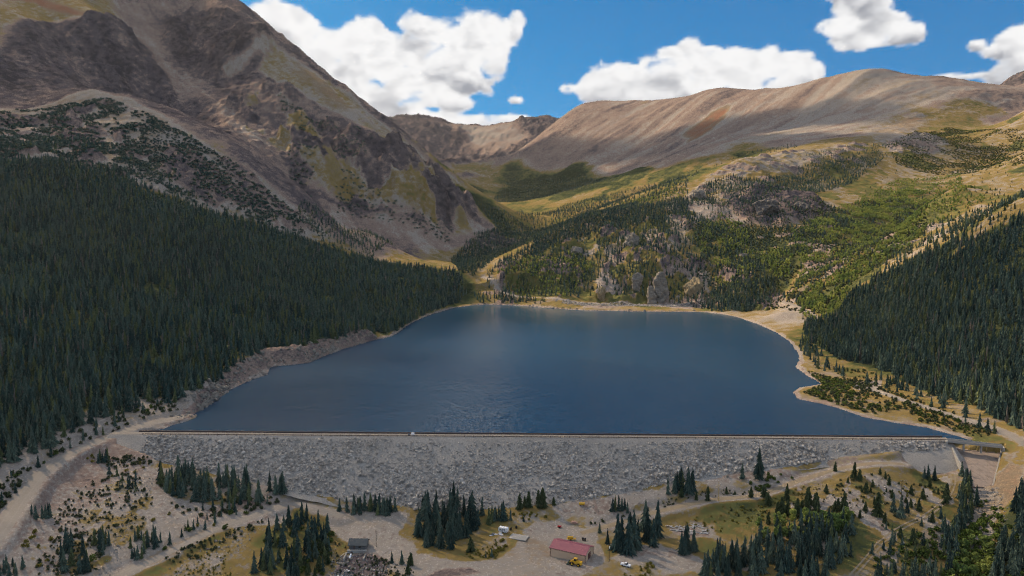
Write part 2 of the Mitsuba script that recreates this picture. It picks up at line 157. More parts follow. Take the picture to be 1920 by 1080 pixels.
    (0.34,0.45,0.03,3,[[7,345],[19,343],[20,326],[31,316],[25,308],[10,313],[5,331]]),(0.17,0.1,0.03,2,[[-39,308],[-33,314],[-20,316],[-16,312],[-27,308]]),(0.13,0.05,0.5,3,[[-86,335],[-73,336],[-63,328],[-55,310],[-86,313]]),
    (0.5,0.25,0.05,4,[[-16,337],[-6,347],[1,339],[-8,325],[-18,327]]),(0.52,0.1,0.05,4,[[-9,363],[9,370],[22,372],[20,364],[3,358]]),(0.34,0.04,0.04,5,[[24,375],[58,380],[93,386],[138,393],[188,393],[228,393],[260,401],[258,390],
    [231,392],[188,392],[136,388],[91,379],[50,367],[27,369]]),(0.48,0.15,0.1,6,[[49,356],[70,366],[114,375],[138,373],[166,386],[187,391],[136,387],[91,379],[50,366],[35,361]]),(0.57,0.12,0.1,6,[[113,369],[137,371],[166,385],
    [198,388],[231,392],[255,389],[245,364],[231,351],[186,336],[175,340],[136,346],[111,347],[80,357]]),(0.5,0.15,0.08,5,[[182,379],[206,380],[231,370],[212,357],[188,355]]),(0.5,0.3,0.05,4,[[93,363],[110,362],[104,345],[95,358]]),
    (0.26,0,0.2,3,[[82,359],[100,355],[103,348],[92,345],[82,354]]),(0.36,0.04,0.08,5,[[50,324],[76,339],[96,321],[115,324],[111,314],[61,314]]),(0.52,0.1,0.08,5,[[46,303],[53,314],[67,319],[69,304]]),(0.54,0.15,0.1,6,[[157,303],
    [182,328],[216,346],[237,351],[224,336],[208,322],[192,305]]),(0.4,0.4,0.15,5,[[192,332],[219,342],[215,329],[195,318],[174,317]]),(0.37,0.4,0.3,5,[[256,372],[266,365],[251,334],[232,319],[220,317],[239,342]]),
    (0.4,0.6,0.2,5,[[264,367],[289,393],[295,391],[282,368],[255,334],[250,335]]),(0.72,0.05,0.1,6,[[262,348],[285,360],[305,335],[256,278],[216,297],[235,320]]),(0.21,0.12,0.6,5,[[-232,479],[-238,514],[-254,594],[-249,644],
    [-256,715],[-225,751],[-208,824],[-181,884],[-170,829],[-191,757],[-204,679],[-231,651],[-233,556],[-226,510]])]
ROCK_RIBS = [([[-63,1336],[-22,1423],[46,1481],[167,1537],[304,1565],[394,1534],[411,1384],[469,1303],[471,1112],[359,1172],[195,1246],[41,1296]],40,0.56,0.16,12,20),([[390,1520],[538,1503],[684,1465],[833,1576],[669,1162],[528,1055],
    [454,1071],[403,1224]],34,0.61,0.24,5,15),([[385,1623],[565,1898],[898,2154],[1141,2239],[1083,2060],[770,1841],[518,1586]],38,0.58,0.21,7,15),([[598,1276],[748,1413],[695,1117],[596,910],[591,1037],[519,1036]],30,0.62,0.28,4,15),
    ([[-992,1111],[-1040,1407],[-904,1547],[-708,1459],[-580,1415],[-438,1407],[-376,1418],[-432,1319],[-552,1268],[-706,1200],[-863,1163]],60,0.53,0.17,14,25),([[-945,2120],[-838,2277],[-645,2095],[-378,2040],[-158,2036],[-46,1984],
    [-145,1866],[-354,1754],[-541,1744]],75,0.5,0.11,26,60),([[1182,2219],[1417,2418],[1458,2305],[1315,2154],[1187,2134]],40,0.42,0.28,9,20)]
COVER_SPOTS = [([[-778,1905],[-778,2204],[-549,2095],[-303,1958],[-91,1940],[-171,1834],[-354,1754],[-532,1717]],90,0.6,0.53,60),([[-63,1336],[-22,1423],[46,1481],[170,1561],[406,1581],[499,1455],[471,1112],[359,1172],[195,1246],[41,1296]],
    30,0.5,0.66,15),([[795,1901],[1145,2148],[1785,2416],[777,811],[607,628],[575,787],[530,981],[598,1276],[674,1548]],60,0.57,0.66,30),([[0,4197],[677,2655],[916,2472],[545,1903],[362,1792],[191,2454],[0,2848],[-93,4007]],
    110,0.52,0.74,60),([[-236,343],[-240,381],[-223,394],[-197,367],[-184,331],[-189,309],[-207,285],[-218,281]],9,0.55,0.52,4),([[77,357],[166,386],[255,389],[224,336],[183,306],[109,308]],14,0.53,0.66,5),([[122,345],[165,383],
    [255,389],[224,336],[157,305]],9,0.62,0.37,4)]
ROADS = [('gravel_road',4.2,[[-234,268],[-231,287],[-234,304],[-248,337],[-256,362],[-259,385],[-258,410],[-255,431],[-246,448],[-233,466],[-231,475]]),('gravel_road',2.8,[[-192,276],[-182,296],[-168,316],[-152,350],[-137,370],[-125,380],
    [-108,373],[-92,369]]),('dirt_track',2.2,[[35,351],[52,358],[76,367],[114,375],[136,375],[152,380],[167,386],[188,392],[212,391],[231,392]]),('shore_road',2.6,[[293,349],[307,401],[313,429],[309,442],[303,454],[300,486],[293,507],
    [290,530],[291,549]]),('shore_road',2.5,[[-61,1410],[-21,1361],[26,1328],[51,1309],[90,1281],[139,1265],[188,1262],[246,1254],[350,1240]]),('shore_road',2.5,[[450,1194],[456,1097],[454,1043],[447,965]])]
TWO_TRACK = [[154,303],[172,319],[184,330],[199,340],[219,350],[232,358],[241,367],[251,379],[257,390]]
SPILL_CORNERS = [[269.8,412.7,-3.5],[295.3,404.2,-3.5],[266.4,370.2,-12],[256.6,371.9,-12]]
BRIDGE = [[267.4,410.9,2.4],[291.3,398.9,2.4]]
PUFFS = [(-20.49,16.1,2.07,1.32),(-18.54,16.47,2.1,1.51),(-16.98,15.78,2.33,1.7),(-14.98,14.66,2.36,1.72),(-15.42,12.87,2.57,2.14),(-13.35,13.78,2.38,1.95),(-11.65,15.83,2.18,1.57),(-12.96,12,2.6,1.95),(-10.41,13.92,2.41,2.19),
    (-9.58,12.14,2.42,1.54),(-6.96,16.03,2.44,1.77),(-6.55,14.26,2.89,2),(-3.94,14.72,2.45,2.01),(-2.84,16.52,2.23,1.61),(-1.31,15.94,1.52,1.34),(-1.32,13.94,1.43,1.34),(-3.51,12.57,2.46,0.89),(-11.3,10.86,2.19,1.22),
    (-8.74,10.73,2.21,1.15),(-6.57,11.7,1.87,0.89),(-4.83,11.03,2.01,0.8),(-10.47,9.65,2.63,0.88),(-7.02,9.86,2.44,0.62),(-3.97,9.49,3.12,0.8),(-1.32,9.68,2.68,0.72),(0.66,9.76,1.34,0.4),(0.35,16.85,0.76,1.16),(0.26,11.4,0.81,0.4),
    (6.57,12.23,1.6,1.15),(8.29,12.79,2.21,1.5),(10.43,12.72,2.41,1.58),(12.1,13.45,1.96,1.31),(14.6,12.92,2.58,1.72),(16.62,13.58,2.13,1.36),(18.62,13.05,2.31,1.59),(20.57,13.09,1.86,1.32),(22.28,12.94,1.31,1.06),
    (23.22,12.36,1.05,0.73),(9.6,11.12,3.96,1.14),(15.86,11.46,4.7,1.28),(20.6,11.93,2.48,1.03),(14.24,15.05,1.29,0.78),(12.71,14.6,0.87,0.48),(15.79,14.6,0.85,0.38),(4.48,12.19,0.89,0.54),(25.99,16.19,1.73,1.5),
    (27.19,16.55,1.63,1.4),(28.08,15.38,1.54,1.23),(26.73,14.85,1.95,1.02),(25.5,15,1.58,0.87),(24.05,15.46,1.28,0.64),(29.13,14.33,1.29,0.76),(29.95,14.36,0.83,0.6),(27.11,14.02,2.18,0.51),(25.93,17.94,2.36,1.58),
    (35.82,13.04,1.18,0.9),(34.83,12.43,1.06,0.49),(35.19,10.96,1.41,0.84),(36.44,11.79,1.72,1.38),(32.47,11.06,1.83,0.33),(33.62,13.01,0.57,0.43),(35.8,10.21,1.39,0.7),(37.35,13.28,1.7,1.36),(-40.33,11.51,4.2,2.59),
    (42.24,12.4,4.06,1.56)]
CLOUDS = [([[-223,393,-9,140],[-147,400,-7,150],[-50,397,-9,150],[37,394,-15,130],[88,395,0,95],[-174,329,-22,120],[-83,334,-33,120],[5,318,-31,110],[61,316,-30,60],[-283,370,7,170],[-24,510,0,160],[-186,510,0,170],[97,510,0,150]],
    330,'broad cloud above the dam and the yard, out of frame'),([[-414,613,53,200],[-434,842,79,220],[-551,956,132,220],[-660,933,161,250],[-295,735,26,140],[-380,501,26,150]],330,'cloud above the left forest, out of frame'),
    ([[451,610,43,150],[450,698,43,120],[393,560,19,80],[434,746,25,110],[534,728,108,130],[536,858,91,100]],330,'cloud above the forest on the right, out of frame'),([[-1180,1600,456,260],[-997,1543,421,240],[-684,1408,320,240],
    [-534,1352,219,220],[-1245,1890,587,200]],260,'cloud above the dark left mountain, out of frame'),([[-170,3673,409,430],[116,3773,431,400],[356,3540,440,330],[-276,4055,516,330],[62,4052,538,300],[543,3424,474,260]],
    640,'cloud above the upper valley step, out of frame'),([[767,2762,491,210],[1063,3324,649,170],[795,3321,547,150],[883,3471,628,150],[983,3269,603,190]],600,'small cloud above the bare ridge, out of frame')]
FORESTS = [('left','spruce',5.1,6,19,0.36,[[-885,786],[-850,1145],[-781,1175],[-710,1206],[-628,1227],[-547,1256],[-432,1319],[-283,1393],[-121,1411],[-85,1360],[-106,1302],[-143,1139],[-156,920],[-182,854],[-200,793],[-226,716],[-252,694],
    [-247,614],[-248,560],[-239,508],[-244,489],[-259,481],[-271,438],[-270,409],[-267,372],[-272,355],[-313,310]]),('left','spruce',9,5,12,0.5,[[-973,1003],[-951,1284],[-895,1349],[-772,1316],[-660,1291],[-565,1301],[-425,1364],
    [-356,1426],[-291,1435],[-432,1319],[-547,1256],[-628,1227],[-710,1206],[-781,1175],[-850,1145],[-878,903]]),('left','spruce',6.5,7,13,0.35,[[-151,1676],[-104,1903],[0,2010],[70,1866],[48,1531],[-35,1503],[-77,1410],[-110,1410]]),
    ('left','spruce',8,7,12,0.15,[[-158,2076],[-89,2078],[65,2093],[70,1866],[-15,1947],[-54,1993],[-111,2042]]),('left','spruce',8,6,12,0.3,[[-446,1474],[-365,1514],[-250,1687],[-291,1435],[-391,1394],[-437,1335]]),
    ('right','spruce',10,6,12,0.5,[[431,1015],[529,1074],[648,1139],[695,1117],[731,1057],[807,1084],[581,778],[556,801],[562,899],[550,951],[490,984]]),('right','spruce',5.1,7,19,0.33,[[581,778],[684,657],[372,348],[317,390],
    [323,424],[326,462],[323,491],[322,522],[326,556],[340,633],[330,686],[360,825],[393,916],[435,922],[492,989],[552,955],[566,906],[558,804]]),('right','spruce',9,7,13,0.47,[[375,876],[306,646],[320,595],[318,502],[313,442],
    [315,404],[306,392],[302,427],[297,457],[301,513],[295,583],[289,647],[321,755]]),('bushes','dwarf',5,1,3,0.47,[[-263,343],[-267,373],[-269,412],[-267,475],[-245,491],[-235,482],[-254,450],[-260,403],[-255,355],[-237,307],
    [-248,297]]),('left','spruce',8,4,9,0.47,[[-265,346],[-268,374],[-270,414],[-267,475],[-252,482],[-259,447],[-262,397],[-258,356],[-251,327],[-254,311]]),('bushes','dwarf',3.6,0.8,2.8,0.44,[[306,646],[329,612],[297,551],[306,483],
    [309,427],[292,417],[281,454],[263,487]]),('knoll','spruce',8.5,8,14,0.42,[[-66,1401],[0,1469],[159,1571],[310,1596],[404,1574],[495,1443],[467,1146],[359,1172],[281,1281],[190,1274],[41,1302],[-31,1336]]),
    ('knoll','spruce',6,9,14,0.1,[[339,1184],[380,1293],[427,1283],[467,1217],[456,1186],[390,1142],[352,1164]]),('knoll','spruce',6,8,13,0.25,[[60,1922],[221,2026],[320,1650],[428,1672],[406,1581],[258,1509],[140,1493],[45,1436]]),
    ('knoll','spruce',8,8,13,0.45,[[-85,1360],[-26,1353],[51,1300],[79,1262],[0,1312],[-62,1325]]),('valley','spruce',13,7,12,0.42,[[0,2172],[199,2568],[525,2512],[494,1931],[435,1700],[317,1630],[209,2066],[73,1863],[24,2068]]),
    ('valley','spruce',14,5,10,0.44,[[-198,2132],[-31,4000],[386,3557],[466,2735],[300,2760],[0,3230]]),('valley','spruce',20,6,10,0.5,[[420,2461],[649,2540],[817,2516],[1026,2463],[942,2260],[746,2472],[474,1853]]),
    ('hill','spruce',7.5,6,11,0.42,[[407,1612],[517,1803],[647,1775],[813,1946],[1007,2036],[1121,2072],[922,1859],[715,1675],[541,1583]]),('hill','spruce',10,4,8,0.5,[[846,2026],[1126,2211],[1474,2330],[1365,2182],[1083,2060],
    [907,1953]]),('hill','pine',17,3,7,0.35,[[610,1302],[777,1561],[1111,1792],[794,1089],[583,789],[573,856],[585,1013],[530,1027],[506,1058]]),('hill','pine',34,3,7,0.2,[[881,1775],[1195,2089],[1352,1861],[626,849],[1078,1738]]),
    ('hill','spruce',9,6,11,0.45,[[430,1580],[534,1637],[743,1593],[763,1485],[557,1323],[492,1207],[408,1239],[368,1385]]),('shoulder','krummholz',6.5,2.5,6,0.5,[[-992,1111],[-1097,1486],[-913,1564],[-708,1459],[-577,1407],
    [-435,1398],[-373,1407],[-415,1330],[-536,1276],[-668,1215],[-854,1150],[-871,972]]),('shoulder','krummholz',11,3,6,0.56,[[-594,1829],[-459,1851],[-280,1798],[-161,1878],[-167,1782],[-299,1749],[-427,1719],[-459,1478]]),
    ('shoulder','krummholz',9,3,6,0.56,[[-722,2134],[-508,2059],[-299,1931],[-407,1877],[-584,1889]]),('bushes','willow',7,1.5,3,0.5,[[1221,2260],[1653,2616],[1636,2211],[1298,1748],[1200,1937],[1133,2034]]),
    ('bushes','willow',4,1,2.4,0.38,[[276,648],[283,622],[293,579],[271,542],[271,488],[258,478],[243,511],[236,546],[268,579]]),('bushes','willow',5,1,2.4,0.5,[[283,525],[297,480],[300,450],[298,426],[286,450],[272,476]]),
    ('aspens','aspen',6.2,5,9,0.52,[[395,1493],[473,1560],[507,1481],[484,1378],[549,1328],[498,1224],[415,1231],[378,1343]]),('aspens','aspen',6.2,5,9,0.53,[[592,1463],[704,1509],[878,1664],[1048,1802],[1031,1703],[685,1159],
    [590,1112],[528,1055],[489,1039],[444,1028],[467,1135],[533,1263]]),('aspens','aspen',6.5,6,10,0.45,[[439,1035],[489,1115],[539,1095],[662,1164],[686,1129],[604,1060],[507,1012],[439,931]]),
    ('aspens','aspen',7,5,9,0.45,[[-33,1389],[45,1436],[125,1452],[173,1382],[101,1285],[0,1323]]),('aspens','aspen',7,4,8,0.52,[[592,1463],[733,1573],[1059,1899],[1230,1891],[768,1112],[680,1120],[639,1281]]),
    ('knoll','spruce',9,5,12,0.47,[[592,1463],[704,1509],[878,1664],[1031,1703],[590,1112],[489,1039],[444,1028],[467,1135],[533,1263]]),('aspens','dwarf',6,1.5,3.5,0.48,[[384,1493],[650,1550],[1041,1766],[690,1138],[507,1012],
    [444,1028],[423,1227],[364,1330]]),('aspens','aspen',12,5,8,0.5,[[119,1908],[221,2026],[348,1866],[465,1875],[442,1725],[276,1612],[159,1571]])]
STANDS = [('dam_left','spruce',8,14,78,[[-205,382],[-198,396],[-175,392],[-149,389],[-129,384],[-134,380],[-167,372],[-187,370]]),('dam_left','spruce',4,8,18,[[-173,360],[-158,378],[-133,379],[-141,365],[-161,358]]),
    ('toe_row','spruce',6,11,60,[[-121,381],[-96,374],[-78,375],[-59,373],[-59,369],[-77,368],[-108,373]]),('centre','spruce',10,17,59,[[-56,361],[-51,373],[-33,377],[-16,372],[-15,359],[-22,347],[-31,335],[-43,335],[-49,350]]),
    ('centre','spruce',7,12,9,[[-13,366],[0,363],[-1,360],[-13,359]]),('centre_pines','pine',7,12,9,[[2,375],[17,377],[19,372],[4,369]]),('left_bottom','spruce',7,13,70,[[-123,311],[-127,342],[-119,371],[-102,361],[-95,348],[-89,317],
    [-104,308]]),('left_bottom','pine',4,7,16,[[-103,336],[-94,343],[-88,317],[-100,310]]),('wash_right','spruce',5,9,27,[[-184,312],[-186,326],[-174,332],[-163,324],[-167,314]]),('wash_right','spruce',4,7,10,[[-170,336],[-161,358],
    [-154,356],[-163,333]]),('wash_left','spruce',7,12,18,[[-200,292],[-211,314],[-204,313],[-193,304],[-190,295]]),('wash_left','spruce',5,9,12,[[-201,318],[-200,327],[-193,318],[-192,310]]),('bank_left','spruce',5,9,10,[[-247,397],
    [-242,402],[-240,396],[-243,393]]),('bank_left','spruce',3,7,16,[[-235,387],[-214,380],[-205,367],[-214,365]]),('bank_left','spruce',4,8,7,[[-235,324],[-232,335],[-229,330],[-232,321]]),('corner_left','spruce',3,7,14,[[-221,277],
    [-225,291],[-216,291],[-206,283]]),('yard_right','spruce',14,21,17,[[52,333],[57,348],[72,357],[78,348],[75,336],[59,321]]),('meadow_edge','spruce',11,15,6,[[80,330],[91,333],[91,325],[81,325]]),
    ('bottom_right','spruce',9,14,27,[[86,305],[101,323],[117,322],[114,306]]),('dam_right','spruce',11,17,11,[[87,379],[93,383],[107,386],[108,383],[97,378]]),('toe_gap','spruce',6,10,7,[[54,371],[67,373],[67,369],[55,368]]),
    ('dark_wood','spruce',8,15,97,[[122,340],[132,342],[159,341],[176,342],[175,332],[159,313],[142,303],[109,306]]),('dark_wood_pines','pine',6,10,14,[[133,362],[154,356],[179,350],[176,342],[136,346]]),
    ('spill_strip','spruce',7,13,48,[[243,364],[257,377],[248,355],[230,335],[215,317],[201,308],[209,322],[229,344]]),('right_edge','spruce',9,15,120,[[246,328],[270,350],[281,342],[242,282],[219,302],[235,319]]),
    ('bottom_strip','spruce',5,9,40,[[162,303],[174,308],[195,313],[202,310],[197,304]]),('mound','pine',2.5,6.5,34,[[133,377],[164,381],[210,381],[248,383],[233,355],[196,340],[169,350]]),('mound_low','spruce',3,8,26,[[183,336],
    [218,348],[230,346],[213,323],[183,311],[167,313]]),('berm','pine',2.5,6,14,[[72,375],[116,383],[158,379],[160,371],[114,376]]),('wood_aspens','aspen',7,11,40,[[127,344],[137,349],[152,344],[167,346],[176,342],[168,332],[143,330],
    [126,334]]),('strip_aspens','aspen',5,8,40,[[207,313],[220,326],[237,332],[235,320],[218,304],[199,304]])]
SINGLES = [('tall slender spruce standing alone on the gravel berm right of centre, with ragged branches','spruce',[143.4,387.6],20),('shorter dark spruce on the gravel berm, just left of the tall slender one','spruce',[134.1,388.6],10.5),
    ('small lone spruce beside the dirt track, right of the gravel yard','spruce',[46.3,351],6.5),('broad dark young spruce behind the thin utility pole, right of the gravel yard','spruce',[48.9,339.5],8.5),
    ('lone dark spruce standing at the top left edge of the concrete spillway chute','spruce',[259,384.7],9),('bushy pine on the sunlit mound nearest to the dirt track bend, tallest of its pair','pine',[193.7,377.6],10),
    ('stocky pine leaning against the tallest pine on the sunlit mound','pine',[195.3,374.9],7),('dark pine at the left end of the sunlit mound, beside the dirt track','pine',[188.5,389.7],6),
    ('round dark pine on the slope below the mound, with a wide dome crown','pine',[175.1,351],12),('dark pine between the round domed pine and the two track path','pine',[191.9,348.8],13),
    ('light green spruce in the middle of the mound, left of the dark utility pole','spruce',[202,352.3],11),('blue green spruce right beside the dark utility pole on the mound','spruce',[203.7,348.4],12),
    ('dark spruce just right of the spruce that stands by the utility pole on the mound','spruce',[209.1,352],7.5),('green pine tree beside the upper end of the two track path','pine',[236.1,361.9],9),
    ('pine with a short shadow to the left of the two track path bend','pine',[216.1,353.3],7),('pine growing in the middle of the sunlit mound slope, with an open shadow','pine',[194.3,365.3],7),
    ('pair of close young firs seen as one tree on the mound crest near the spillway','spruce',[238.6,382.9],9),('thin fir at the left end of the row on the mound crest near the spillway','spruce',[236.5,382.9],7.5),
    ('tall fir at the right end of the row on the mound crest near the spillway','spruce',[241.7,381.9],9.5),('low bushy pine on the upper mound, right of the pine pair','pine',[210.6,376.6],4.5),
    ('small round pine high on the mound above the sandy patch','pine',[209.2,379.7],4.5),('small pine on the left flank of the mound','pine',[188.9,375.2],3.5),('young pine below the bend of the two track path','pine',[217.5,344],
    6.5),('dark young spruce below the bend of the two track path','spruce',[220.9,339.2],8.5),('pine at the lower side of the two track path with bare soil below it','pine',[194.7,332.7],6),
    ('bushy pine on the eroded slope under the two track path','pine',[198.8,328.7],8),('dark round pine beside the dirt track under the gravel berm','pine',[151.8,368],9),
    ('pine left of the dirt track where it bends uphill','pine',[140.8,372.4],8),('second pine left of the dirt track bend, slightly smaller','pine',[134,373.5],6.5),
    ('pine in the grass right of the dirt track bend','pine',[160.9,361.9],9.5),('leaning pine with two tops in the grass right of the dirt track bend','pine',[163.2,358.6],7.5),
    ('dark pine in front of the dirt track, left of centre of the meadow','pine',[141.5,368],8),('small pine in the grass beside the yellow utility pole','pine',[109.9,373.8],5.5),
    ('young spruce at the front edge of the gravel yard below the water outlet, left one','spruce',[-58.8,324.2],6.5),('young spruce at the front edge of the gravel yard below the water outlet, middle one','spruce',[-53.7,322.1],7),
    ('young pine at the front edge of the gravel yard below the water outlet, right one','pine',[-49,319.7],6.5),('dark pine at the very bottom of the gravel yard road bend','pine',[-49,311.3],6),
    ('dark bushy pine at the front of the central stand beside the yard road','pine',[-20.6,332.1],8),('small dark fir in the orange grass left of the concrete slab','spruce',[-10,326.6],5),
    ('green young fir in the grass between the central stand and the dam','spruce',[6.4,361.2],5),('small fir in front of the white camper trailer','spruce',[-12.9,326.3],3),
    ('pine behind the old concrete slab near the berm','pine',[23.5,375.6],5)]
BRUSH = [('dark',0.5,1.6,240,[[-233,338],[-237,376],[-221,390],[-197,367],[-186,335],[-197,323],[-209,305]]),('dark',0.5,1.5,110,[[-208,286],[-219,320],[-197,323],[-187,296]]),('yellow',1.2,2.2,9,[[-218,288],[-225,312],[-220,319],
    [-205,293]]),('yellow',1.2,2,4,[[-252,390],[-249,400],[-245,391],[-249,385]]),('yellow',1.2,2,5,[[-215,376],[-218,403],[-221,403],[-234,377]]),('green',1.5,2.8,10,[[-177,314],[-170,336],[-149,373],[-143,365],[-157,321]]),
    ('yellow',1.2,2.2,8,[[-187,330],[-187,353],[-154,356],[-167,319]]),('dark',0.5,1.6,90,[[-167,314],[-149,343],[-133,361],[-136,346],[-154,313]]),('dark',0.6,1.8,70,[[-244,403],[-221,409],[-216,402],[-237,390]]),
    ('dark',1,2.4,40,[[-258,360],[-264,404],[-251,480],[-241,483],[-262,435],[-254,357]]),('dark',1,2.4,30,[[-240,299],[-265,346],[-267,373],[-260,358],[-244,318]]),('green',1.5,3,14,[[-101,312],[-103,358],[-95,354],[-87,318]]),
    ('dark',0.6,1.4,30,[[-70,335],[-57,321],[-50,309],[-66,313]]),('yellow',0.8,1.6,18,[[-14,327],[-8,345],[0,339],[-8,327]]),('yellow',0.8,1.6,14,[[-7,366],[21,370],[21,366],[0,359]]),('yellow',0.8,1.8,16,[[51,305],[59,317],[68,319],
    [69,305]]),('dark',0.6,1.4,24,[[34,358],[50,365],[83,371],[111,376],[71,367]]),('green',1,2.2,22,[[150,392],[169,393],[166,386],[154,378],[126,374],[134,382]]),('dark',0.7,1.5,30,[[183,382],[209,380],[245,383],[236,360],[197,356],
    [174,361]]),('yellow',0.8,1.4,10,[[208,366],[226,372],[221,365],[209,363]]),('green',1,2.8,80,[[174,317],[218,340],[227,336],[204,316],[170,310]]),('lime',1.5,3.6,125,[[227,336],[245,344],[241,326],[219,302],[198,306],[211,320]]),
    ('lime',1.2,2.6,16,[[246,355],[255,359],[251,337],[240,328],[238,340]]),('dark',0.6,1.3,24,[[113,369],[141,367],[169,352],[167,346],[127,359]]),('green',1.2,3,40,[[219,302],[241,327],[251,334],[259,324],[231,286]]),
    ('dark',0.6,1.5,90,[[125,353],[153,368],[182,379],[225,380],[243,370],[228,352],[186,336],[147,338]]),('yellow',0.6,1.3,40,[[80,357],[113,369],[136,369],[154,356],[135,350],[106,348]]),('dark',1,2.2,60,[[-204,382],[-167,385],
    [-128,381],[-154,356],[-180,356]]),('green',1,2.4,30,[[-122,309],[-128,337],[-118,368],[-96,353],[-88,315]]),('yellow',0.4,0.9,90,[[-158,301],[-152,320],[-140,329],[-136,314],[-126,305]]),('dark',0.4,1.1,160,[[-115,359],[-88,344],
    [-70,333],[-46,314],[-49,306],[-86,313]]),('dark',0.4,1,120,[[84,376],[116,383],[140,379],[166,386],[138,375],[114,375],[83,368]]),('yellow',0.4,0.9,90,[[113,369],[137,371],[163,378],[183,382],[154,356]]),
    ('yellow',0.4,1,60,[[-29,324],[-15,335],[0,339],[-8,325]]),('lime',2.2,3.4,1,[[-195,308],[-194,308],[-193,306],[-194,306]])]
SHED = [[18.9,327,-30.5],[35.2,318.6,-30.5],[40.2,329.3,-30.5]]
SPOT = {'loader':[30.2,317.4,-30.6],'hut':[-78.5,339.8,-32.4],'camper':[-4.5,350.7,-29],'slab':[3.6,345.6,-29.5],'red':[25.6,358.2,-29.8],'pink':[34,361.9,-29],'tank':[39.3,374.5,-24.3],'boom':[30.5,344.9,-30.7],
    'barrel_a':[36.8,344,-30.6],'barrel_b':[37.8,343.3,-30.5],'pickup':[54.2,315.3,-30.4],'car':[284.3,554.4,2.5],'pole_yellow':[115.4,372.1,-24.6],'pole_toe':[-57.4,367,-28.1],'pole_hut':[-69.6,339.8,-31.7],
    'pole_mound':[211.5,361.9,-15.8],'pole_lamp':[46.9,319.7,-30.1],'crest_box':[-63,428.3,0],'debris':[92.1,352.7,-29],'junk':[-7,348.4,-29.3],'drum':[2.3,354.6,-28.5],'drum2':[-0.6,353.3,-28.7],'pool':[-77.3,328.4,-34.7]}
OUTCROPS = [('tall pale rock pinnacle above the far shore, with a flat face towards the lake',[278.4,1267.7,8.2],36,52,'pale'),('lower pale slab of rock leaning at the foot of the tall pinnacle, to its left',[258.4,1257.2,5.2],26,34,'pale'),
    ('rounded tan dome of bare rock right of the tall pinnacle on the far shore',[338.4,1280.7,15.6],44,34,'tan'),('tan sloping rock ledge low on the far shore, furthest left one',[168.4,1278.3,9.3],26,24,'tan'),
    ('steep grey rock face among spruces high on the knoll beyond the lake',[248.6,1416.6,105.8],44,30,'grey'),('dark grey cliff on the hillside above the green aspens',[568.4,1522.6,170.5],70,36,'dark'),
    ('second dark cliff, smaller, right of the dark grey cliff above the aspens',[654,1529.7,178.7],44,22,'dark'),('grey outcrop between spruces on the left side of the knoll',[134.4,1435.1,94.3],30,16,'grey'),
    ('pale rock slab on the skyline ridge left of the dark cliff',[454.2,1671.7,218.4],60,24,'pale'),('grey crag above the far shore road, left of the tall pinnacle',[238.8,1297.4,29.1],30,26,'grey'),
    ('small pale rock step between aspens below the dark cliff',[460.3,1355.1,88.7],22,9,'pale'),('low rock band above the gravel mound at the right end of the lake',[487.4,1121,41.9],26,9,'tan')]
RUBBLE = [([[-90,332],[-73,336],[-63,328],[-54,308],[-88,312]],420,-0.75),([[-187,296],[-194,319],[-203,352],[-210,387],[-205,386],[-197,354],[-187,321],[-178,298]],260,-1.3),([[-238,330],[-241,387],[-215,397],[-197,367],[-200,347],
    [-205,303]],200,-1.4),([[256,372],[266,365],[251,334],[232,319],[220,317],[239,342]],260,-0.9),([[192,332],[219,342],[215,329],[195,318],[174,317]],150,-1.2),([[24,377],[58,380],[93,386],[138,393],[136,388],[91,379],[50,367],
    [27,369]],120,-1.1),([[182,379],[206,380],[231,370],[212,357],[154,356]],120,-1.2),([[-162,304],[-146,343],[-134,364],[-133,336],[-147,303]],160,-1)]
POOL = [[-83,331],[-75,331],[-71,327],[-72,323],[-78,323],[-74,314],[-81,312],[-85,321],[-85,328]]
DEBRIS = [[83,359],[98,359],[106,353],[104,347],[92,348],[84,354]]

scene['sky'] = mikit.sky(SUN.tolist(), turbidity=2.6, sun_angle=0.9, sky_scale=0.74, clouds=cloud_cover, cloud_lit=(4.9, 4.9, 4.9), cloud_dark=(1.75, 1.85, 2.1),
                         ground=(0.16, 0.15, 0.13), sun_tint=(1.06, 1.0, 0.92), sky_tint=(0.13, 0.70, 1.06))


# ------------------------------------------------------------------ helpers


def sstep(a, b, x):
    t = np.clip((x - a) / (b - a), 0, 1)
    return t * t * (3 - 2 * t)


def sdf(x, y, poly):
    """Signed distance in metres to a polygon, positive inside."""
    poly = np.asarray(poly, float)
    d2 = np.full(x.shape, 1e18)
    inside = np.zeros(x.shape, bool)
    a = poly
    b = np.roll(poly, -1, 0)
    for (ax, ay), (bx, by) in zip(a, b):
        ex, ey = bx - ax, by - ay
        t = np.clip(((x - ax) * ex + (y - ay) * ey) / (ex * ex + ey * ey + 1e-12), 0, 1)
        d2 = np.minimum(d2, (x - ax - t * ex) ** 2 + (y - ay - t * ey) ** 2)
        c = (ay > y) != (by > y)
        with np.errstate(divide='ignore', invalid='ignore'):
            c &= x < (bx - ax) * (y - ay) / (by - ay) + ax
        inside ^= c
    return np.where(inside, 1, -1) * np.sqrt(d2)


def mask(x, y, poly, soft, wob=None):
    """0..1 inside a polygon with an edge that wanders by the noise wob (-.5 to .5) times soft."""
    poly = np.asarray(poly, float)
    out = np.zeros(x.shape)
    lo, hi = poly.min(0) - 2 * soft, poly.max(0) + 2 * soft
    sel = (x > lo[0]) & (x < hi[0]) & (y > lo[1]) & (y < hi[1])
    if sel.any():
        s = sdf(x[sel], y[sel], poly)
        if wob is not None:
            s = s + wob[sel] * 2.4 * soft
        out[sel] = sstep(-0.5 * soft, 0.5 * soft, s)
    return out


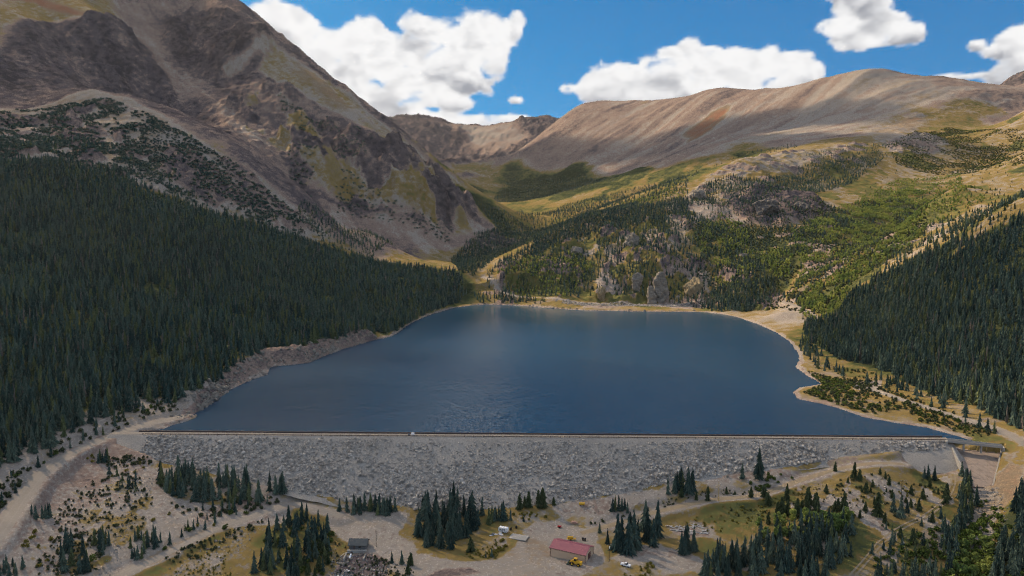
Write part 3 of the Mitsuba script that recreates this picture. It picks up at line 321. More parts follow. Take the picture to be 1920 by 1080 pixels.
def resample(line, step):
    line = np.asarray(line, float)
    s = np.r_[0, np.cumsum(np.linalg.norm(np.diff(line[:, :2], axis=0), axis=1))]
    n = max(int(s[-1] / step), 2)
    u = np.linspace(0, s[-1], n)
    k = max(int(6 / step), 1)
    p = np.stack([np.interp(u, s, line[:, i]) for i in range(line.shape[1])], 1)
    pad = np.vstack([np.repeat(p[:1], k, 0), p, np.repeat(p[-1:], k, 0)])
    ker = np.ones(2 * k + 1) / (2 * k + 1)
    sm = np.stack([np.convolve(pad[:, i], ker, 'valid') for i in range(p.shape[1])], 1)
    return sm


def n2(x, y, scale, octaves=4, seed=0):
    return meshkit.fbm(np.stack([x / scale, y / scale, np.zeros_like(x)], -1), octaves, seed)


def ridged(x, y, scale, octaves=4, seed=0):
    out, amp, tot = 0, 1.0, 0
    for o in range(octaves):
        n = meshkit.noise(np.stack([x / scale * 2 ** o + 13.7 * o, y / scale * 2 ** o, np.full_like(x, 0.37 * o)], -1), seed + o)
        out = out + amp * (1 - np.abs(2 * n - 1))
        tot += amp
        amp *= 0.58
    return out / tot


# ------------------------------------------------------------------ terrain: surveyed heights, a smooth sheet through them, relief, lake, dam footing, graded roads
NX = 760
Y0, Y1 = 150.0, 9500.0
_ly = np.linspace(np.log(Y0), np.log(Y1), 4000)
_den = np.interp(np.exp(_ly), [150, 260, 300, 1250, 1450, 2500, 3000, 5000, 6000, 9500], [.35, .5, 1, 1, 1.75, 1.75, 1.2, 1.1, .8, .5])
_cum = np.r_[0, np.cumsum((_den[1:] + _den[:-1]) / 2)]
NY = 1120
ROWS = np.exp(np.interp(np.linspace(0, _cum[-1], NY), _cum, _ly))      # finer rows where the crags stand
ROWS[0], ROWS[-1] = Y0, Y1


def half_width(y):
    return 0.9 * y + 150


def build_base():
    C = CTRL
    w = lambda x, y: np.c_[x / y, np.log(y)]  # noqa: E731
    rb = RBFInterpolator(w(C[:, 0], C[:, 1]), (C[:, 2] - 125) / C[:, 1], kernel='thin_plate_spline', smoothing=2e-6)
    ys, us = np.geomspace(Y0, Y1, 330), np.linspace(-1, 1, 250)
    Y, U = np.meshgrid(ys, us, indexing='ij')
    e = rb(w((U * half_width(Y)).ravel(), Y.ravel())).reshape(Y.shape)
    spl = RectBivariateSpline(np.log(ys), us, e)
    yf, uf = ROWS, np.linspace(-1, 1, NX)
    E = spl(np.log(yf), uf)
    Yf, Uf = np.meshgrid(yf, uf, indexing='ij')
    return Uf * half_width(Yf), Yf, E * Yf + 125


GX, GY, GZ = build_base()
BASE_Z = GZ.copy()


def lookup(grid, x, y):
    x, y = np.asarray(x, float), np.asarray(y, float)
    i = np.clip(np.searchsorted(ROWS, y, side='right') - 1, 0, NY - 2)
    b = np.clip((x / half_width(y) + 1) / 2 * (NX - 1), 0, NX - 1.001)
    j = b.astype(int)
    fa, fb = np.clip((y - ROWS[i]) / (ROWS[i + 1] - ROWS[i]), 0, 1), b - j
    return (grid[i, j] * (1 - fa) + grid[i + 1, j] * fa) * (1 - fb) + (grid[i, j + 1] * (1 - fa) + grid[i + 1, j + 1] * fa) * fb


# the dam's line, crest and slope
DA, DB = np.array(DAM_A), np.array(DAM_B)
DAM_LEN = float(np.linalg.norm((DB - DA)[:2]))
DT = (DB - DA)[:2] / DAM_LEN
DN = np.array([DT[1], -DT[0]])            # towards the valley below
DAM_SLOPE, CREST_HALF, CREST_Z = 1.62, 3.5, 2.0
TOE_A = np.array([(np.array(t)[:2] - DA[:2]) @ DT for t in TOE])
TOE_Z = np.array([t[2] for t in TOE])


def dam_coords(x, y):
    return (x - DA[0]) * DT[0] + (y - DA[1]) * DT[1], (x - DA[0]) * DN[0] + (y - DA[1]) * DN[1]


def toe_z(a):
    return np.interp(a, np.r_[0, TOE_A, DAM_LEN], np.r_[-1.0, TOE_Z, -1.5])


def dam_z(a, off):
    return np.minimum(CREST_Z, np.minimum(CREST_Z - (off - CREST_HALF) / DAM_SLOPE, CREST_Z + (off + CREST_HALF) / 1.8))


def two_fields(value, red):
    """A cover value (rock 0, talus .24, gravel .35, dirt .45, dry grass .57, olive .68, shrub .84) and its redness as (MINERAL, VEG)."""
    m = float(np.interp(value, [0, .12, .24, .35, .45, .6], [0, .2, .4, .55, .63, .56]))
    m += (1 - m) * max(0.0, red - .12) * (.5 if red < .6 else .85)
    return m, float(np.interp(value, [.40, .45, .57, .68, .84, 1], [0, .18, .52, .74, .92, 1]))


def relief():
    """Adds rock, gullies and hummocks, and fills the two ground-cover fields (MINERAL: dark rock 0 ... grey talus ... pale gravel ... tan dirt ... red scree 1; VEG: bare 0 ... dry grass ... shrub 1)."""
    x, y, z = GX, GY, GZ
    w40 = n2(x, y, 40, 4, 5) - 0.5
    w200 = n2(x, y, 220, 4, 11) - 0.5
    far = sstep(900, 1600, y)
    w12 = n2(x, y, 12, 4, 6) - 0.5
    wob = (0.55 * w40 + 0.95 * w12) * (1 - far) + w200 * far
    mineral = np.full(x.shape, 0.56)
    veg = np.full(x.shape, 0.46)
    rough = np.full(x.shape, 0.12)
    for value, red, amp, soft, poly in COVER_PATCHES:
        m = mask(x, y, poly, soft, wob)
        mv, vv_ = two_fields(value, red)
        mineral = mineral * (1 - m) + mv * m
        veg = veg * (1 - m) + vv_ * m
        if amp is not None:
            rough = rough * (1 - m) + amp * m
    # big relief, its size growing with the distance the shapes were surveyed at
    wx = x + 60 * (n2(x, y, 260, 3, 31) - 0.5) * far
    wy = y + 60 * (n2(x, y, 260, 3, 32) - 0.5) * far
    crag = (ridged(wx, wy, 190, 5, 41) - 0.55) * 95 + (ridged(wx + wy * 0.4, wy, 60, 4, 42) - 0.55) * 42
    fiss = ridged((0.66 * wx + 0.75 * wy) * 1.0, (0.75 * wx - 0.66 * wy) * 0.28, 46, 4, 49) - 0.55
    crag = crag + fiss * 30 + (ridged(wx, wy, 36, 3, 55) - 0.55) * 22 + (ridged(wx + .3 * wy, wy * .8, 17, 2, 56) - .55) * 9
    crag_near = (ridged(x, y, 70, 5, 43) - 0.55) * 34 + (ridged(x, y, 17, 3, 44) - 0.55) * 9
    near_w = sstep(1900, 1400, y)
    z = z + rough * (crag * (1 - near_w) + crag_near * near_w) * sstep(450, 800, y)
    # ribs of bare rock that stand out of the cover, with ledges on them
    for poly, scale, share, value, high, soft in ROCK_RIBS:
        m = mask(x, y, poly, soft, wob)
        n = n2(x + 0.35 * y, y, scale, 5, 45) + 0.10 * (ridged(x, y, scale * 0.4, 3, 46) - 0.55)
        rib = sstep(share, share + 0.05, n) * m
        z = z + rib * high * (0.45 + 1.3 * (ridged(x * 1.2, y, scale * 0.45, 4, 47) - 0.45)) * sstep(share, share + 0.14, n)
        mineral = mineral * (1 - rib) + two_fields(value, .1)[0] * rib
        veg = veg * (1 - rib)
    for poly, scale, share, value, soft in COVER_SPOTS:
        m = mask(x, y, poly, soft, wob) * sstep(share - 0.03, share + 0.03, n2(x, y * 0.8, scale, 5, 48))
        mv, vv_ = two_fields(value, .1)
        mineral = mineral * (1 - m) + mv * m
        veg = veg * (1 - m) + vv_ * m
    # gullies that run down the fall line of the two big flanks
    a, p = -0.93 * x - 0.37 * y, 0.37 * x - 0.93 * y
    g = meshkit.fbm(np.stack([p / 85 + 0.6 * w200, a / 1300, 0 * x], -1), 4, 51) - 0.5
    z = z + g * 26 * mask(x, y, FLANK_RIGHT, 200, w200) * sstep(0, 260, GULLY_FADE(x, y))
    a, p = 0.75 * x - 0.66 * y, 0.66 * x + 0.75 * y
    g = meshkit.fbm(np.stack([p / 70 + 0.5 * w200, a / 700, 0 * x], -1), 4, 52) - 0.5
    z = z + g * 24 * mask(x, y, FLANK_LEFT, 120, w200)
    z = z + (n2(x, y, 90, 4, 61) - 0.5) * 7 * sstep(650, 1300, y)
    z = z + (n2(x, y, 14, 4, 62) - 0.5) * 1.6 * sstep(400, 700, y) + (n2(x, y, 9, 4, 63) - 0.5) * 1.1
    return z, mineral, veg, rough, w40


def GULLY_FADE(x, y):
    return np.full(np.shape(x), 260.0)


GZ, MINERAL, VEG, ROUGH, W40 = relief()

# the lake: its bed inside the shoreline, a bank outside it
_near = (GY > 380) & (GY < 1420)
_d = sdf(GX[_near], GY[_near], LAKE_POLY) + W40[_near] * 3.0 * sstep(430, 600, GY[_near])
_z = GZ[_near]
_bank = mask(GX[_near], GY[_near], CLIFF_BANK, 14, W40[_near])
_steep = 0.10 + 0.85 * _bank
_crag = (ridged(GX[_near], GY[_near], 19, 4, 66) - 0.5) * 9 * _bank
_inside = -np.minimum(0.25 + 0.16 * _d, 14)
_floor = np.minimum(0.25 + _steep * (-_d), 7 + 4 * _bank + _crag) + 0.35 * _crag * sstep(1, 9, -_d)
_cap = 0.5 + (0.45 + 1.5 * _bank) * (-_d)
_cap = np.where(-_d < 60, _cap, 1e9)
_out = np.minimum(np.maximum(_z, _floor), np.maximum(_cap, _floor))
_out = np.where(-_d < 90, _out * sstep(90, 50, -_d) + _z * sstep(50, 90, -_d), _z)
_z = np.where(_d > 0, _inside, _out)
_a, _off = dam_coords(GX[_near], GY[_near])
_valley = (_off > -6)
GZ[_near] = np.where(_valley, GZ[_near], _z)
_shore = (1 - sstep(1.5, 4.5, -_d + W40[_near] * 7)) * (_d < 4) * (~_valley)
MINERAL[_near] = MINERAL[_near] * (1 - _shore) + (0.50 - 0.18 * _bank) * _shore
VEG[_near] *= 1 - _shore
# nothing of the ground stands above the dam
_a, _off = dam_coords(GX, GY)
_on = (_a > -4) & (_a < DAM_LEN + 3) & (_off > -60) & (_off < 70)
_dz = dam_z(_a, _off)
_under = _on & (_dz > toe_z(_a) + 0.4)
GZ = np.where(_under, np.minimum(GZ, _dz - 1.0), GZ)
GZ = np.where(_on & ~_under & (_off > 0), np.minimum(GZ, toe_z(_a) + 0.9 + 0.12 * np.maximum(_off - 3.5 - DAM_SLOPE * (2 - toe_z(_a)), 0)), GZ)

_to = CREST_HALF + DAM_SLOPE * (2 - toe_z(_a))
_foot = _on & (_off > _to - 4) & (_off < _to + 30) & (_a < 470)
GZ = np.where(_foot, np.maximum(GZ, toe_z(_a) - 0.2 - 0.42 * np.maximum(_off - _to, 0)), GZ)

# the spillway chute is cut into the right bank
SPILL = [np.array(p) for p in SPILL_CORNERS]          # upper left, upper right, lower right, lower left (floor)
_m = sdf(GX, GY, [p[:2] for p in SPILL]) if True else None
_row = ((np.stack([GX, GY], -1) - (SPILL[0][:2] + SPILL[1][:2]) / 2) @ ((SPILL[2] + SPILL[3] - SPILL[0] - SPILL[1])[:2] / 2))
_row = np.clip(_row / np.sum(((SPILL[2] + SPILL[3] - SPILL[0] - SPILL[1])[:2] / 2) ** 2), -0.4, 1.1)
_floorz = SPILL[0][2] + (SPILL[3][2] - SPILL[0][2]) * _row
GZ = np.where(_m > -1.0, np.minimum(GZ, _floorz - 0.6), GZ)

# roads: a smoothed profile, the ground graded to it
ROAD_LINES = []
for _name, _half, _line in ROADS:
    _xy = resample(_line, 1.0)
    _zz = lookup(GZ, _xy[:, 0], _xy[:, 1])
    if 'crest' not in _name:
        _k = min(31, 2 * (len(_zz) // 4) + 1)
        _zz = np.convolve(np.pad(_zz, _k // 2, 'edge'), np.ones(_k) / _k, 'valid')
    _zz = np.maximum(_zz, 0.9) if 'shore' in _name else _zz
    ROAD_LINES.append((_name, _half, np.c_[_xy, _zz]))
    lo, hi = _xy.min(0) - 12, _xy.max(0) + 12
    sel = (GX > lo[0]) & (GX < hi[0]) & (GY > lo[1]) & (GY < hi[1])
    dd, ii = cKDTree(_xy).query(np.c_[GX[sel], GY[sel]], distance_upper_bound=_half + 9)
    ok = np.isfinite(dd)
    zz = GZ[sel]
    w_ = np.zeros(len(zz))
    w_[ok] = 1 - sstep(_half + 1.2, _half + 6, dd[ok])
    target = np.zeros(len(zz))
    target[ok] = _zz[ii[ok]]
    GZ[sel] = zz * (1 - w_) + target * w_
    w2 = np.zeros(len(zz))
    w2[ok] = 1 - sstep(_half + 0.2, _half + 3.5, dd[ok] + W40[sel][ok] * 5)
    MINERAL[sel] = MINERAL[sel] * (1 - 0.8 * w2) + 0.57 * 0.8 * w2
    VEG[sel] *= 1 - 0.8 * w2


def ground(x, y):
    return lookup(GZ, x, y)


# ------------------------------------------------------------------ materials
def rgb(*c):
    return {'type': 'rgb', 'value': list(c)}


def C3(a, b, c):
    return mi.Color3f(a, b, c)


MINERAL_TONES = [(0.00, (.050, .046, .051)), (0.20, (.102, .086, .091)), (0.40, (.232, .176, .150)), (0.55, (.280, .252, .226)), (0.74, (.215, .165, .115)), (1.00, (.225, .115, .075))]
VEG_TONES = [(0.10, (.185, .120, .060)), (0.28, (.225, .180, .090)), (0.50, (.205, .150, .060)), (0.70, (.118, .120, .046)), (0.86, (.055, .066, .034)), (1.00, (.032, .045, .022))]


def tones(table, c):
    col = mi.Color3f(*table[0][1])
    for (a, _), (b, k) in zip(table, table[1:]):
        col = mix(col, k, smoothstep(a, b, c))
    return col


def ground_cover(p, n, uv):
    wide = fbm(p.x * 0.012, p.y * 0.012, p.z * 0.012, 3)
    mid = fbm(p.x * 0.085 + 5, p.y * 0.085, p.z * 0.085, 3)
    fine = fbm(p.x * 0.62, p.y * 0.62 + 9, p.z * 0.62, 3)
    # debris runs down the two great flanks in long streaks
    right = smoothstep(2300.0, 2800.0, p.y) * smoothstep(100.0, 500.0, p.x)
    left = smoothstep(1500.0, 1700.0, p.y) * smoothstep(0.0, -200.0, p.x)
    sr = fbm((0.37 * p.x - 0.93 * p.y) * 0.022 + wide, (0.93 * p.x + 0.37 * p.y) * 0.0022, 1.5, 4)
    sl = fbm((0.66 * p.x + 0.75 * p.y) * 0.030 + wide, (0.75 * p.x - 0.66 * p.y) * 0.0035, 6.5, 4)
    run = (sr - 0.5) * right + (sl - 0.5) * left
    stone = uv.x + (wide - 0.5) * 0.24 + (mid - 0.5) * (0.24 + 0.34 * smoothstep(900.0, 1500.0, p.y) * smoothstep(0.42, 0.25, uv.x)) + (fine - 0.5) * 0.26 + run * 0.55
    col = tones(MINERAL_TONES, dr.clip(stone, 0, 1))
    speck = smoothstep(0.60, 0.72, fbm(p.x * 1.3, p.y * 1.3, p.z * 1.3 + 3, 2))
    col = col * (0.74 + 0.52 * fine) * (1 + 0.35 * speck)
    grow = uv.y + (wide - 0.5) * 0.26 + (mid - 0.5) * 0.50 + (fine - 0.5) * 0.50 - run * 0.5
    green = tones(VEG_TONES, uv.y + (wide - 0.5) * 0.45 + (mid - 0.5) * 0.55 + (fine - 0.5) * 0.35) * (0.62 + 0.76 * fine)
    return mix(col, green, smoothstep(0.24, 0.46, grow) * smoothstep(0.02, 0.12, uv.y))


def needles_of(low, high, seed):
    def f(p, n, uv):
        tree = noise(p.x * 0.21 + seed, p.y * 0.21, 0.5)
        patch = fbm(p.x * 0.018, p.y * 0.018, 2.5, 2)
        tuft = noise(p.x * 2.1, p.y * 2.1, p.z * 2.1)
        return mix(low, high, smoothstep(0.2, 0.85, tree * 0.75 + patch * 0.4)) * (0.6 + 0.8 * tuft)
    return f


needles = needles_of((.030, .062, .062), (.100, .138, .108), 0.0)
needles_olive = needles_of((.050, .075, .042), (.130, .150, .072), 4.3)
needles_dark = needles_of((.020, .042, .044), (.050, .078, .064), 8.1)


def pine_needles(p, n, uv):
    tree = noise(p.x * 0.3, p.y * 0.3, 7.5)
    return mix((.045, .066, .038), (.080, .100, .048), tree) * (0.65 + 0.7 * noise(p.x * 2.1, p.y * 2.1, p.z * 2.1))


def aspen_leaf(p, n, uv):
    tree = noise(p.x * 0.09, p.y * 0.09, 3.5)
    one = noise(p.x * 0.31, p.y * 0.31, 9.5)
    col = mix((.150, .225, .075), (.350, .385, .110), smoothstep(0.2, 0.8, tree))
    col = mix(col, (.52, .42, .05), smoothstep(0.74, 0.86, one * 0.6 + tree * 0.45))
    return col * (0.65 + 0.7 * noise(p.x * 2.5, p.y * 2.5, p.z * 2.5))


def rock_face(p, n, uv):
    a = fbm(p.x * 0.22, p.y * 0.22, p.z * 0.5, 4)
    streak = fbm(p.x * 0.8, p.y * 0.8, p.z * 0.09, 3)
    v = 0.62 + 0.5 * a + 0.35 * (streak - 0.5)
    return mix((.20, .185, .175), (.30, .275, .235), a) * v


def rock_dark(p, n, uv):
    a = fbm(p.x * 0.22, p.y * 0.22, p.z * 0.5, 4)
    return mix((.095, .090, .092), (.18, .165, .15), smoothstep(0.35, 0.7, a)) * (0.7 + 0.6 * fbm(p.x * 0.9, p.y * 0.9, p.z * 0.2, 3))


def rock_tan(p, n, uv):
    a = fbm(p.x * 0.22, p.y * 0.22, p.z * 0.5, 4)
    return mix((.21, .165, .105), (.32, .27, .18), a) * (0.7 + 0.6 * fbm(p.x * 0.9, p.y * 0.9, p.z * 0.2, 3))


def dam_stone(p, n, uv):
    one = noise(p.x * 0.75, p.y * 0.75, p.z * 0.75)
    return mix((.185, .175, .166), (.48, .455, .425), smoothstep(0.15, 0.9, one)) * (0.8 + 0.4 * noise(p.x * 6, p.y * 6, p.z * 6))


def dam_fill(p, n, uv):
    a = fbm(p.x * 0.06, p.y * 0.06, p.z * 0.06, 3)
    b = noise(p.x * 2.6, p.y * 2.6, p.z * 2.6)
    return mix((.25, .238, .224), (.33, .314, .295), a) * (0.72 + 0.56 * b)


def road_gravel(p, n, uv):
    a = fbm(p.x * 0.12, p.y * 0.12, 0.5, 3)
    rut = smoothstep(0.10, 0.0, dr.abs(dr.abs(uv.x - 0.5) - 0.2))
    return mix((.245, .220, .194), (.315, .287, .255), a + 0.25 * rut - 0.1) * (0.86 + 0.28 * noise(p.x * 2.2, p.y * 2.2, 1.5))


def track_dirt(p, n, uv):
    a = fbm(p.x * 0.2, p.y * 0.2, 4.5, 3)
    return mix((.23, .185, .128), (.31, .255, .185), a) * (0.85 + 0.3 * noise(p.x * 2.5, p.y * 2.5, 1.5))


def chute_concrete(p, n, uv):
    a = fbm(p.x * 0.35, p.y * 0.12, 0.5, 4)
    stain = smoothstep(0.52, 0.68, fbm(p.x * 0.9, p.y * 0.16, 2.5, 3))
    return mix((.265, .215, .185), (.34, .285, .25), a) * (1 - 0.22 * stain)


def grey_concrete(p, n, uv):
    a = fbm(p.x * 0.5, p.y * 0.5, p.z * 0.5, 4)
    return mix((.27, .262, .25), (.42, .41, .385), a)


def ripples(p, n, uv):
    a = fbm(p.x * 0.21 + 0.12 * p.y, p.y * 0.42, 0.5, 3)
    b = fbm(p.x * 0.05, p.y * 0.08, 3.5, 2)
    calm = smoothstep(800.0, 1200.0, p.y)      # sheltered water under the far shore
    return (a * 1.2 + b * 0.8) * (1 - 0.75 * calm)


def wind_rough(p, n, uv):
    return (0.08 + 0.14 * smoothstep(0.35, 0.65, fbm(p.x * 0.006, p.y * 0.014, 0.5, 3))) * (1 - 0.7 * smoothstep(800.0, 1200.0, p.y))


def matte(fn):
    return {'type': 'twosided', 'b': {'type': 'diffuse', 'reflectance': mikit.proc(fn) if callable(fn) else rgb(*fn)}}


def paint(c, rough=0.45):
    return {'type': 'twosided', 'b': {'type': 'principled', 'base_color': rgb(*c), 'roughness': rough, 'specular': 0.5}}


for _k, _f in dict(cover_ground=ground_cover, needle=needles, needle_olive=needles_olive, needle_dark=needles_dark, needle_pine=pine_needles, rock_face=rock_face, rock_dark=rock_dark, rock_tan=rock_tan, dam_stone=dam_stone,
                   dam_fill=dam_fill, road_gravel=road_gravel, track_dirt=track_dirt, chute_concrete=chute_concrete, grey_concrete=grey_concrete).items():
    scene['bsdf_' + _k] = matte(_f)
scene['bsdf_leaf_aspen'] = {'type': 'principledthin', 'base_color': mikit.proc(aspen_leaf), 'roughness': 0.7, 'diff_trans': 0.8, 'spec_trans': 0.0, 'eta': 1.3}
scene['bsdf_water'] = {'type': 'bumpmap', 'arbitrary': mikit.proc(ripples, eps=0.15), 'scale': 0.55,
                       'b': {'type': 'principled', 'base_color': rgb(.014, .042, .082), 'roughness': mikit.proc(wind_rough), 'eta': 1.333}}
for _k, _c in dict(bark=(.075, .058, .045), bark_pale=(.42, .40, .34), dead_wood=(.17, .15, .135), brush_dark=(.060, .075, .042), brush_green=(.075, .105, .030), brush_yellow=(.17, .15, .035),
                   brush_lime=(.105, .145, .035), pole_wood=(.20, .15, .10), pole_yellow=(.40, .29, .10), pole_dark=(.055, .048, .042), white_water=(.70, .76, .84),
                   wall_tan=(.60, .44, .31), debris=(.40, .40, .40), pink_stone=(.42, .27, .22), tyre=(.02, .02, .02), junk_white=(.62, .63, .66)).items():
    scene['bsdf_' + _k] = matte(_c)
for _k, _c, _r in (('roof_red', (.29, .095, .118), .5), ('trim_brown', (.10, .045, .04), .5), ('yellow_paint', (.62, .36, .025), .35), ('dark_green_paint', (.02, .045, .04), .4), ('white_paint', (.74, .75, .77), .4),
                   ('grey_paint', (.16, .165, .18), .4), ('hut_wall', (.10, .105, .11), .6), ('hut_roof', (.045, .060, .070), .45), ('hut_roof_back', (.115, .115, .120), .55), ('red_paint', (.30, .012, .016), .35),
                   ('rail_steel', (.085, .060, .052), .6), ('glass_dark', (.015, .02, .025), .08), ('black_paint', (.012, .012, .014), .4), ('pond_water', (.012, .018, .022), .25), ('pool_water', (.035, .055, .085), .2)):
    scene['bsdf_' + _k] = paint(_c, _r)


# ------------------------------------------------------------------ entries


def put(key, mesh, bsdf, smooth=False, **kw):
    parent, _, last = key.rpartition('__')
    n, k = 0, key
    while k in scene:
        n += 1
        k = f'{key}_{n:03d}'
    scene[k] = mikit.ply(mesh, 'bsdf_' + bsdf, smooth=smooth, **kw)
    return k


def tag(key, label=None, category=None, group=None, kind=None):
    labels[key] = {a: b for a, b in (('label', label), ('category', category), ('group', group), ('kind', kind)) if b}


def grid_faces(n, m):
    i = (np.arange(n - 1)[:, None] * m + np.arange(m - 1)[None]).ravel()
    return np.vstack([np.c_[i, i + 1, i + m + 1], np.c_[i, i + m + 1, i + m]])


def joined(meshes):
    return trimesh.util.concatenate([m for m in meshes])


def box(size, at=(0, 0, 0), rz=0.0):
    m = trimesh.creation.box(extents=size)
    m.apply_transform(trimesh.transformations.rotation_matrix(rz, [0, 0, 1]))
    m.apply_translation(at)
    return m


def rod(a, b, r, r2=None, sides=8):
    """A straight tapered rod from a to b."""
    a, b = np.asarray(a, float), np.asarray(b, float)
    r2 = r if r2 is None else r2
    t = b - a
    ln = np.linalg.norm(t)
    t /= ln
    u = np.cross(t, [0, 0, 1.0] if abs(t[2]) < 0.9 else [1.0, 0, 0])
    u /= np.linalg.norm(u)
    w = np.cross(t, u)
    ang = np.arange(sides) * 2 * np.pi / sides
    ring = np.cos(ang)[:, None] * u + np.sin(ang)[:, None] * w
    v = np.vstack([a + r * ring, b + r2 * ring, [a], [b]])
    i = np.arange(sides)
    j = (i + 1) % sides
    f = np.vstack([np.c_[i, j, j + sides], np.c_[i, j + sides, i + sides], np.c_[j, i, np.full(sides, 2 * sides)], np.c_[i + sides, j + sides, np.full(sides, 2 * sides + 1)]])
    return trimesh.Trimesh(v, f, process=False)


def prism(outline, depth, origin, ex, ey, ez):
    """A plane outline (x, y) extruded along its normal; ex, ey, ez place the axes."""
    m = trimesh.creation.extrude_polygon(Polygon(outline), depth, engine='earcut')
    M = np.eye(4)
    M[:3, 0], M[:3, 1], M[:3, 2], M[:3, 3] = ex, ey, ez, origin
    m.apply_transform(M)
    if np.linalg.det(M[:3, :3]) < 0:
        m.invert()
    return m


def rz_basis(a):
    return np.array([math.cos(a), math.sin(a), 0]), np.array([-math.sin(a), math.cos(a), 0]), np.array([0, 0, 1.0])


# ------------------------------------------------------------------ the land, one sheet cut into its landforms
V = np.c_[GX.ravel(), GY.ravel(), GZ.ravel()]
FACES = grid_faces(NY, NX)
_fn = np.cross(V[FACES[:, 1]] - V[FACES[:, 0]], V[FACES[:, 2]] - V[FACES[:, 0]])
NRM = np.zeros_like(V)
for _i in range(3):
    for _ax in range(3):
        NRM[:, _ax] += np.bincount(FACES[:, _i], weights=_fn[:, _ax], minlength=len(V))
NRM /= np.linalg.norm(NRM, axis=1, keepdims=True)
UV = np.c_[MINERAL.ravel(), VEG.ravel()]
_c = V[FACES].mean(1)
_x, _y = _c[:, 0], _c[:, 1]
_region = np.zeros(len(FACES), int)
_region[(_y > 460) & (_x < -40) & (_y < 1480)] = 1
_region[(_y > 1480) & (_x < 90)] = 2
_region[(_y > 1180) & (_x >= -40) & (_y < 2250)] = 3
_region[(_y >= 2250) & (_x >= 90)] = 4
_region[(_y > 2600) & (_x > -700) & (_x < 900)] = 5
_region[(_y > 2250) & (_x > 0.165 * _y)] = 4
_region[(_y > 4850) & (_x < 1400)] = 6
for _k, (_name, _label) in enumerate([
        ('ground', 'gravel and grass valley floor around the lake and below the dam'),
        ('hillside', 'steep forested hillside on the left of the lake'),
        ('mountain', 'high dark rocky mountain on the left, with talus at its foot'),
        ('hill', 'rocky knoll and meadow hill beyond the lake'),
        ('mountain_ridge', 'long bare reddish grey ridge on the right, with grassy shoulders'),
        ('valley', 'upper valley floor with meadows and a darker step behind'),
        ('mountain_range', 'far bluish mountain wall closing the valley')]):
    _f = FACES[_region == _k]
    if not len(_f):
        continue
    _u, _inv = np.unique(_f, return_inverse=True)
    scene[_name] = {'type': 'ply', 'filename': meshkit.write_ply((V[_u], _inv.reshape(-1, 3)), False, UV[_u], normals=NRM[_u]), 'face_normals': False, 'bsdf': {'type': 'ref', 'id': 'bsdf_cover_ground'}}
    tag(_name, _label, kind='structure')

# the lake
_poly = Polygon(LAKE_POLY).buffer(14)
_p = Polygon([p for p in _poly.exterior.coords])
_keep = Polygon([tuple(DA[:2] + DT * -60 - DN * 3.0), tuple(DA[:2] + DT * (DAM_LEN + 40) - DN * 3.0), tuple(DA[:2] + DT * (DAM_LEN + 800) - DN * 1200), tuple(DA[:2] - DT * 900 - DN * 1200)])
_p = _p.intersection(_keep)
_v, _f = trimesh.creation.triangulate_polygon(_p, engine='earcut')
scene['water'] = mikit.ply((np.c_[_v, np.zeros(len(_v))], _f), 'bsdf_water')
tag('water', 'deep blue rippled reservoir lake behind the dam', kind='structure')

# roads
_count = {}
for _name, _half, _line in ROAD_LINES:
    d_ = np.gradient(_line[:, :2], axis=0)
    d_ /= np.linalg.norm(d_, axis=1, keepdims=True)
    side = np.c_[-d_[:, 1], d_[:, 0]]
    edge = 1 + 0.16 * (n2(_line[:, 0], _line[:, 1], 7, 3, 81) - 0.5) * 2
    us = np.linspace(-1, 1, 9)
    P = _line[:, None, :2] + side[:, None] * (us[None, :, None] * _half * edge[:, None, None])
    Z = ground(P[..., 0], P[..., 1]) + 0.13 - 0.10 * np.abs(us)[None] ** 4
    vv = np.c_[P.reshape(-1, 2), Z.ravel()]
    uvv = np.c_[np.tile(us * 0.5 + 0.5, len(_line)), np.repeat(np.arange(len(_line)) * 1.0, 9)]
    k = _name if _name not in _count else f'{_name}_{_count[_name]:03d}'
    _count[_name] = _count.get(_name, 0) + 1
    scene[k] = mikit.ply((vv, grid_faces(len(_line), 9)[:, ::-1]), 'bsdf_' + ('road_gravel' if 'dirt' not in _name else 'track_dirt'), smooth=True, uv=uvv)
    tag(k, {'gravel_road': 'wide pale gravel road climbing to the left end of the dam', 'gravel_road_001': 'gravel road from the bottom edge to the yard below the dam',
            'dirt_track': 'narrow dirt track from the yard up to the right end of the dam', 'shore_road': 'gravel road along the right shore to the parking lot',
            'shore_road_001': 'road on a ledge along the far shore', 'shore_road_002': 'short pale road by the gravel mound at the right end of the lake'}[k], kind='structure')
# the two wheel ruts of the path over the meadow
_xy = resample(TWO_TRACK, 1.0)
d_ = np.gradient(_xy, axis=0)
d_ /= np.linalg.norm(d_, axis=1, keepdims=True)
side = np.c_[-d_[:, 1], d_[:, 0]]
for _s in (-1, 1):
    us = np.linspace(-0.42, 0.42, 4)
    P = _xy[:, None] + side[:, None] * (_s * 0.95 + us[None, :, None] * (1 + 0.5 * (n2(_xy[:, 0], _xy[:, 1], 4, 2, 83 + _s) - 0.5))[:, None, None])
    vv = np.c_[P.reshape(-1, 2), (ground(P[..., 0], P[..., 1]) + 0.10).ravel()]
    put('path', (vv, grid_faces(len(_xy), 4)[:, ::-1]), 'track_dirt', True, uv=np.c_[np.tile(us, len(_xy)), np.zeros(len(vv))])
tag('path', 'left wheel rut of the two track path over the mound', kind='structure')
tag('path_001', 'right wheel rut of the two track path over the mound', kind='structure')

# ------------------------------------------------------------------ rocks: shapes shared by the dam, the shores and the outcrops


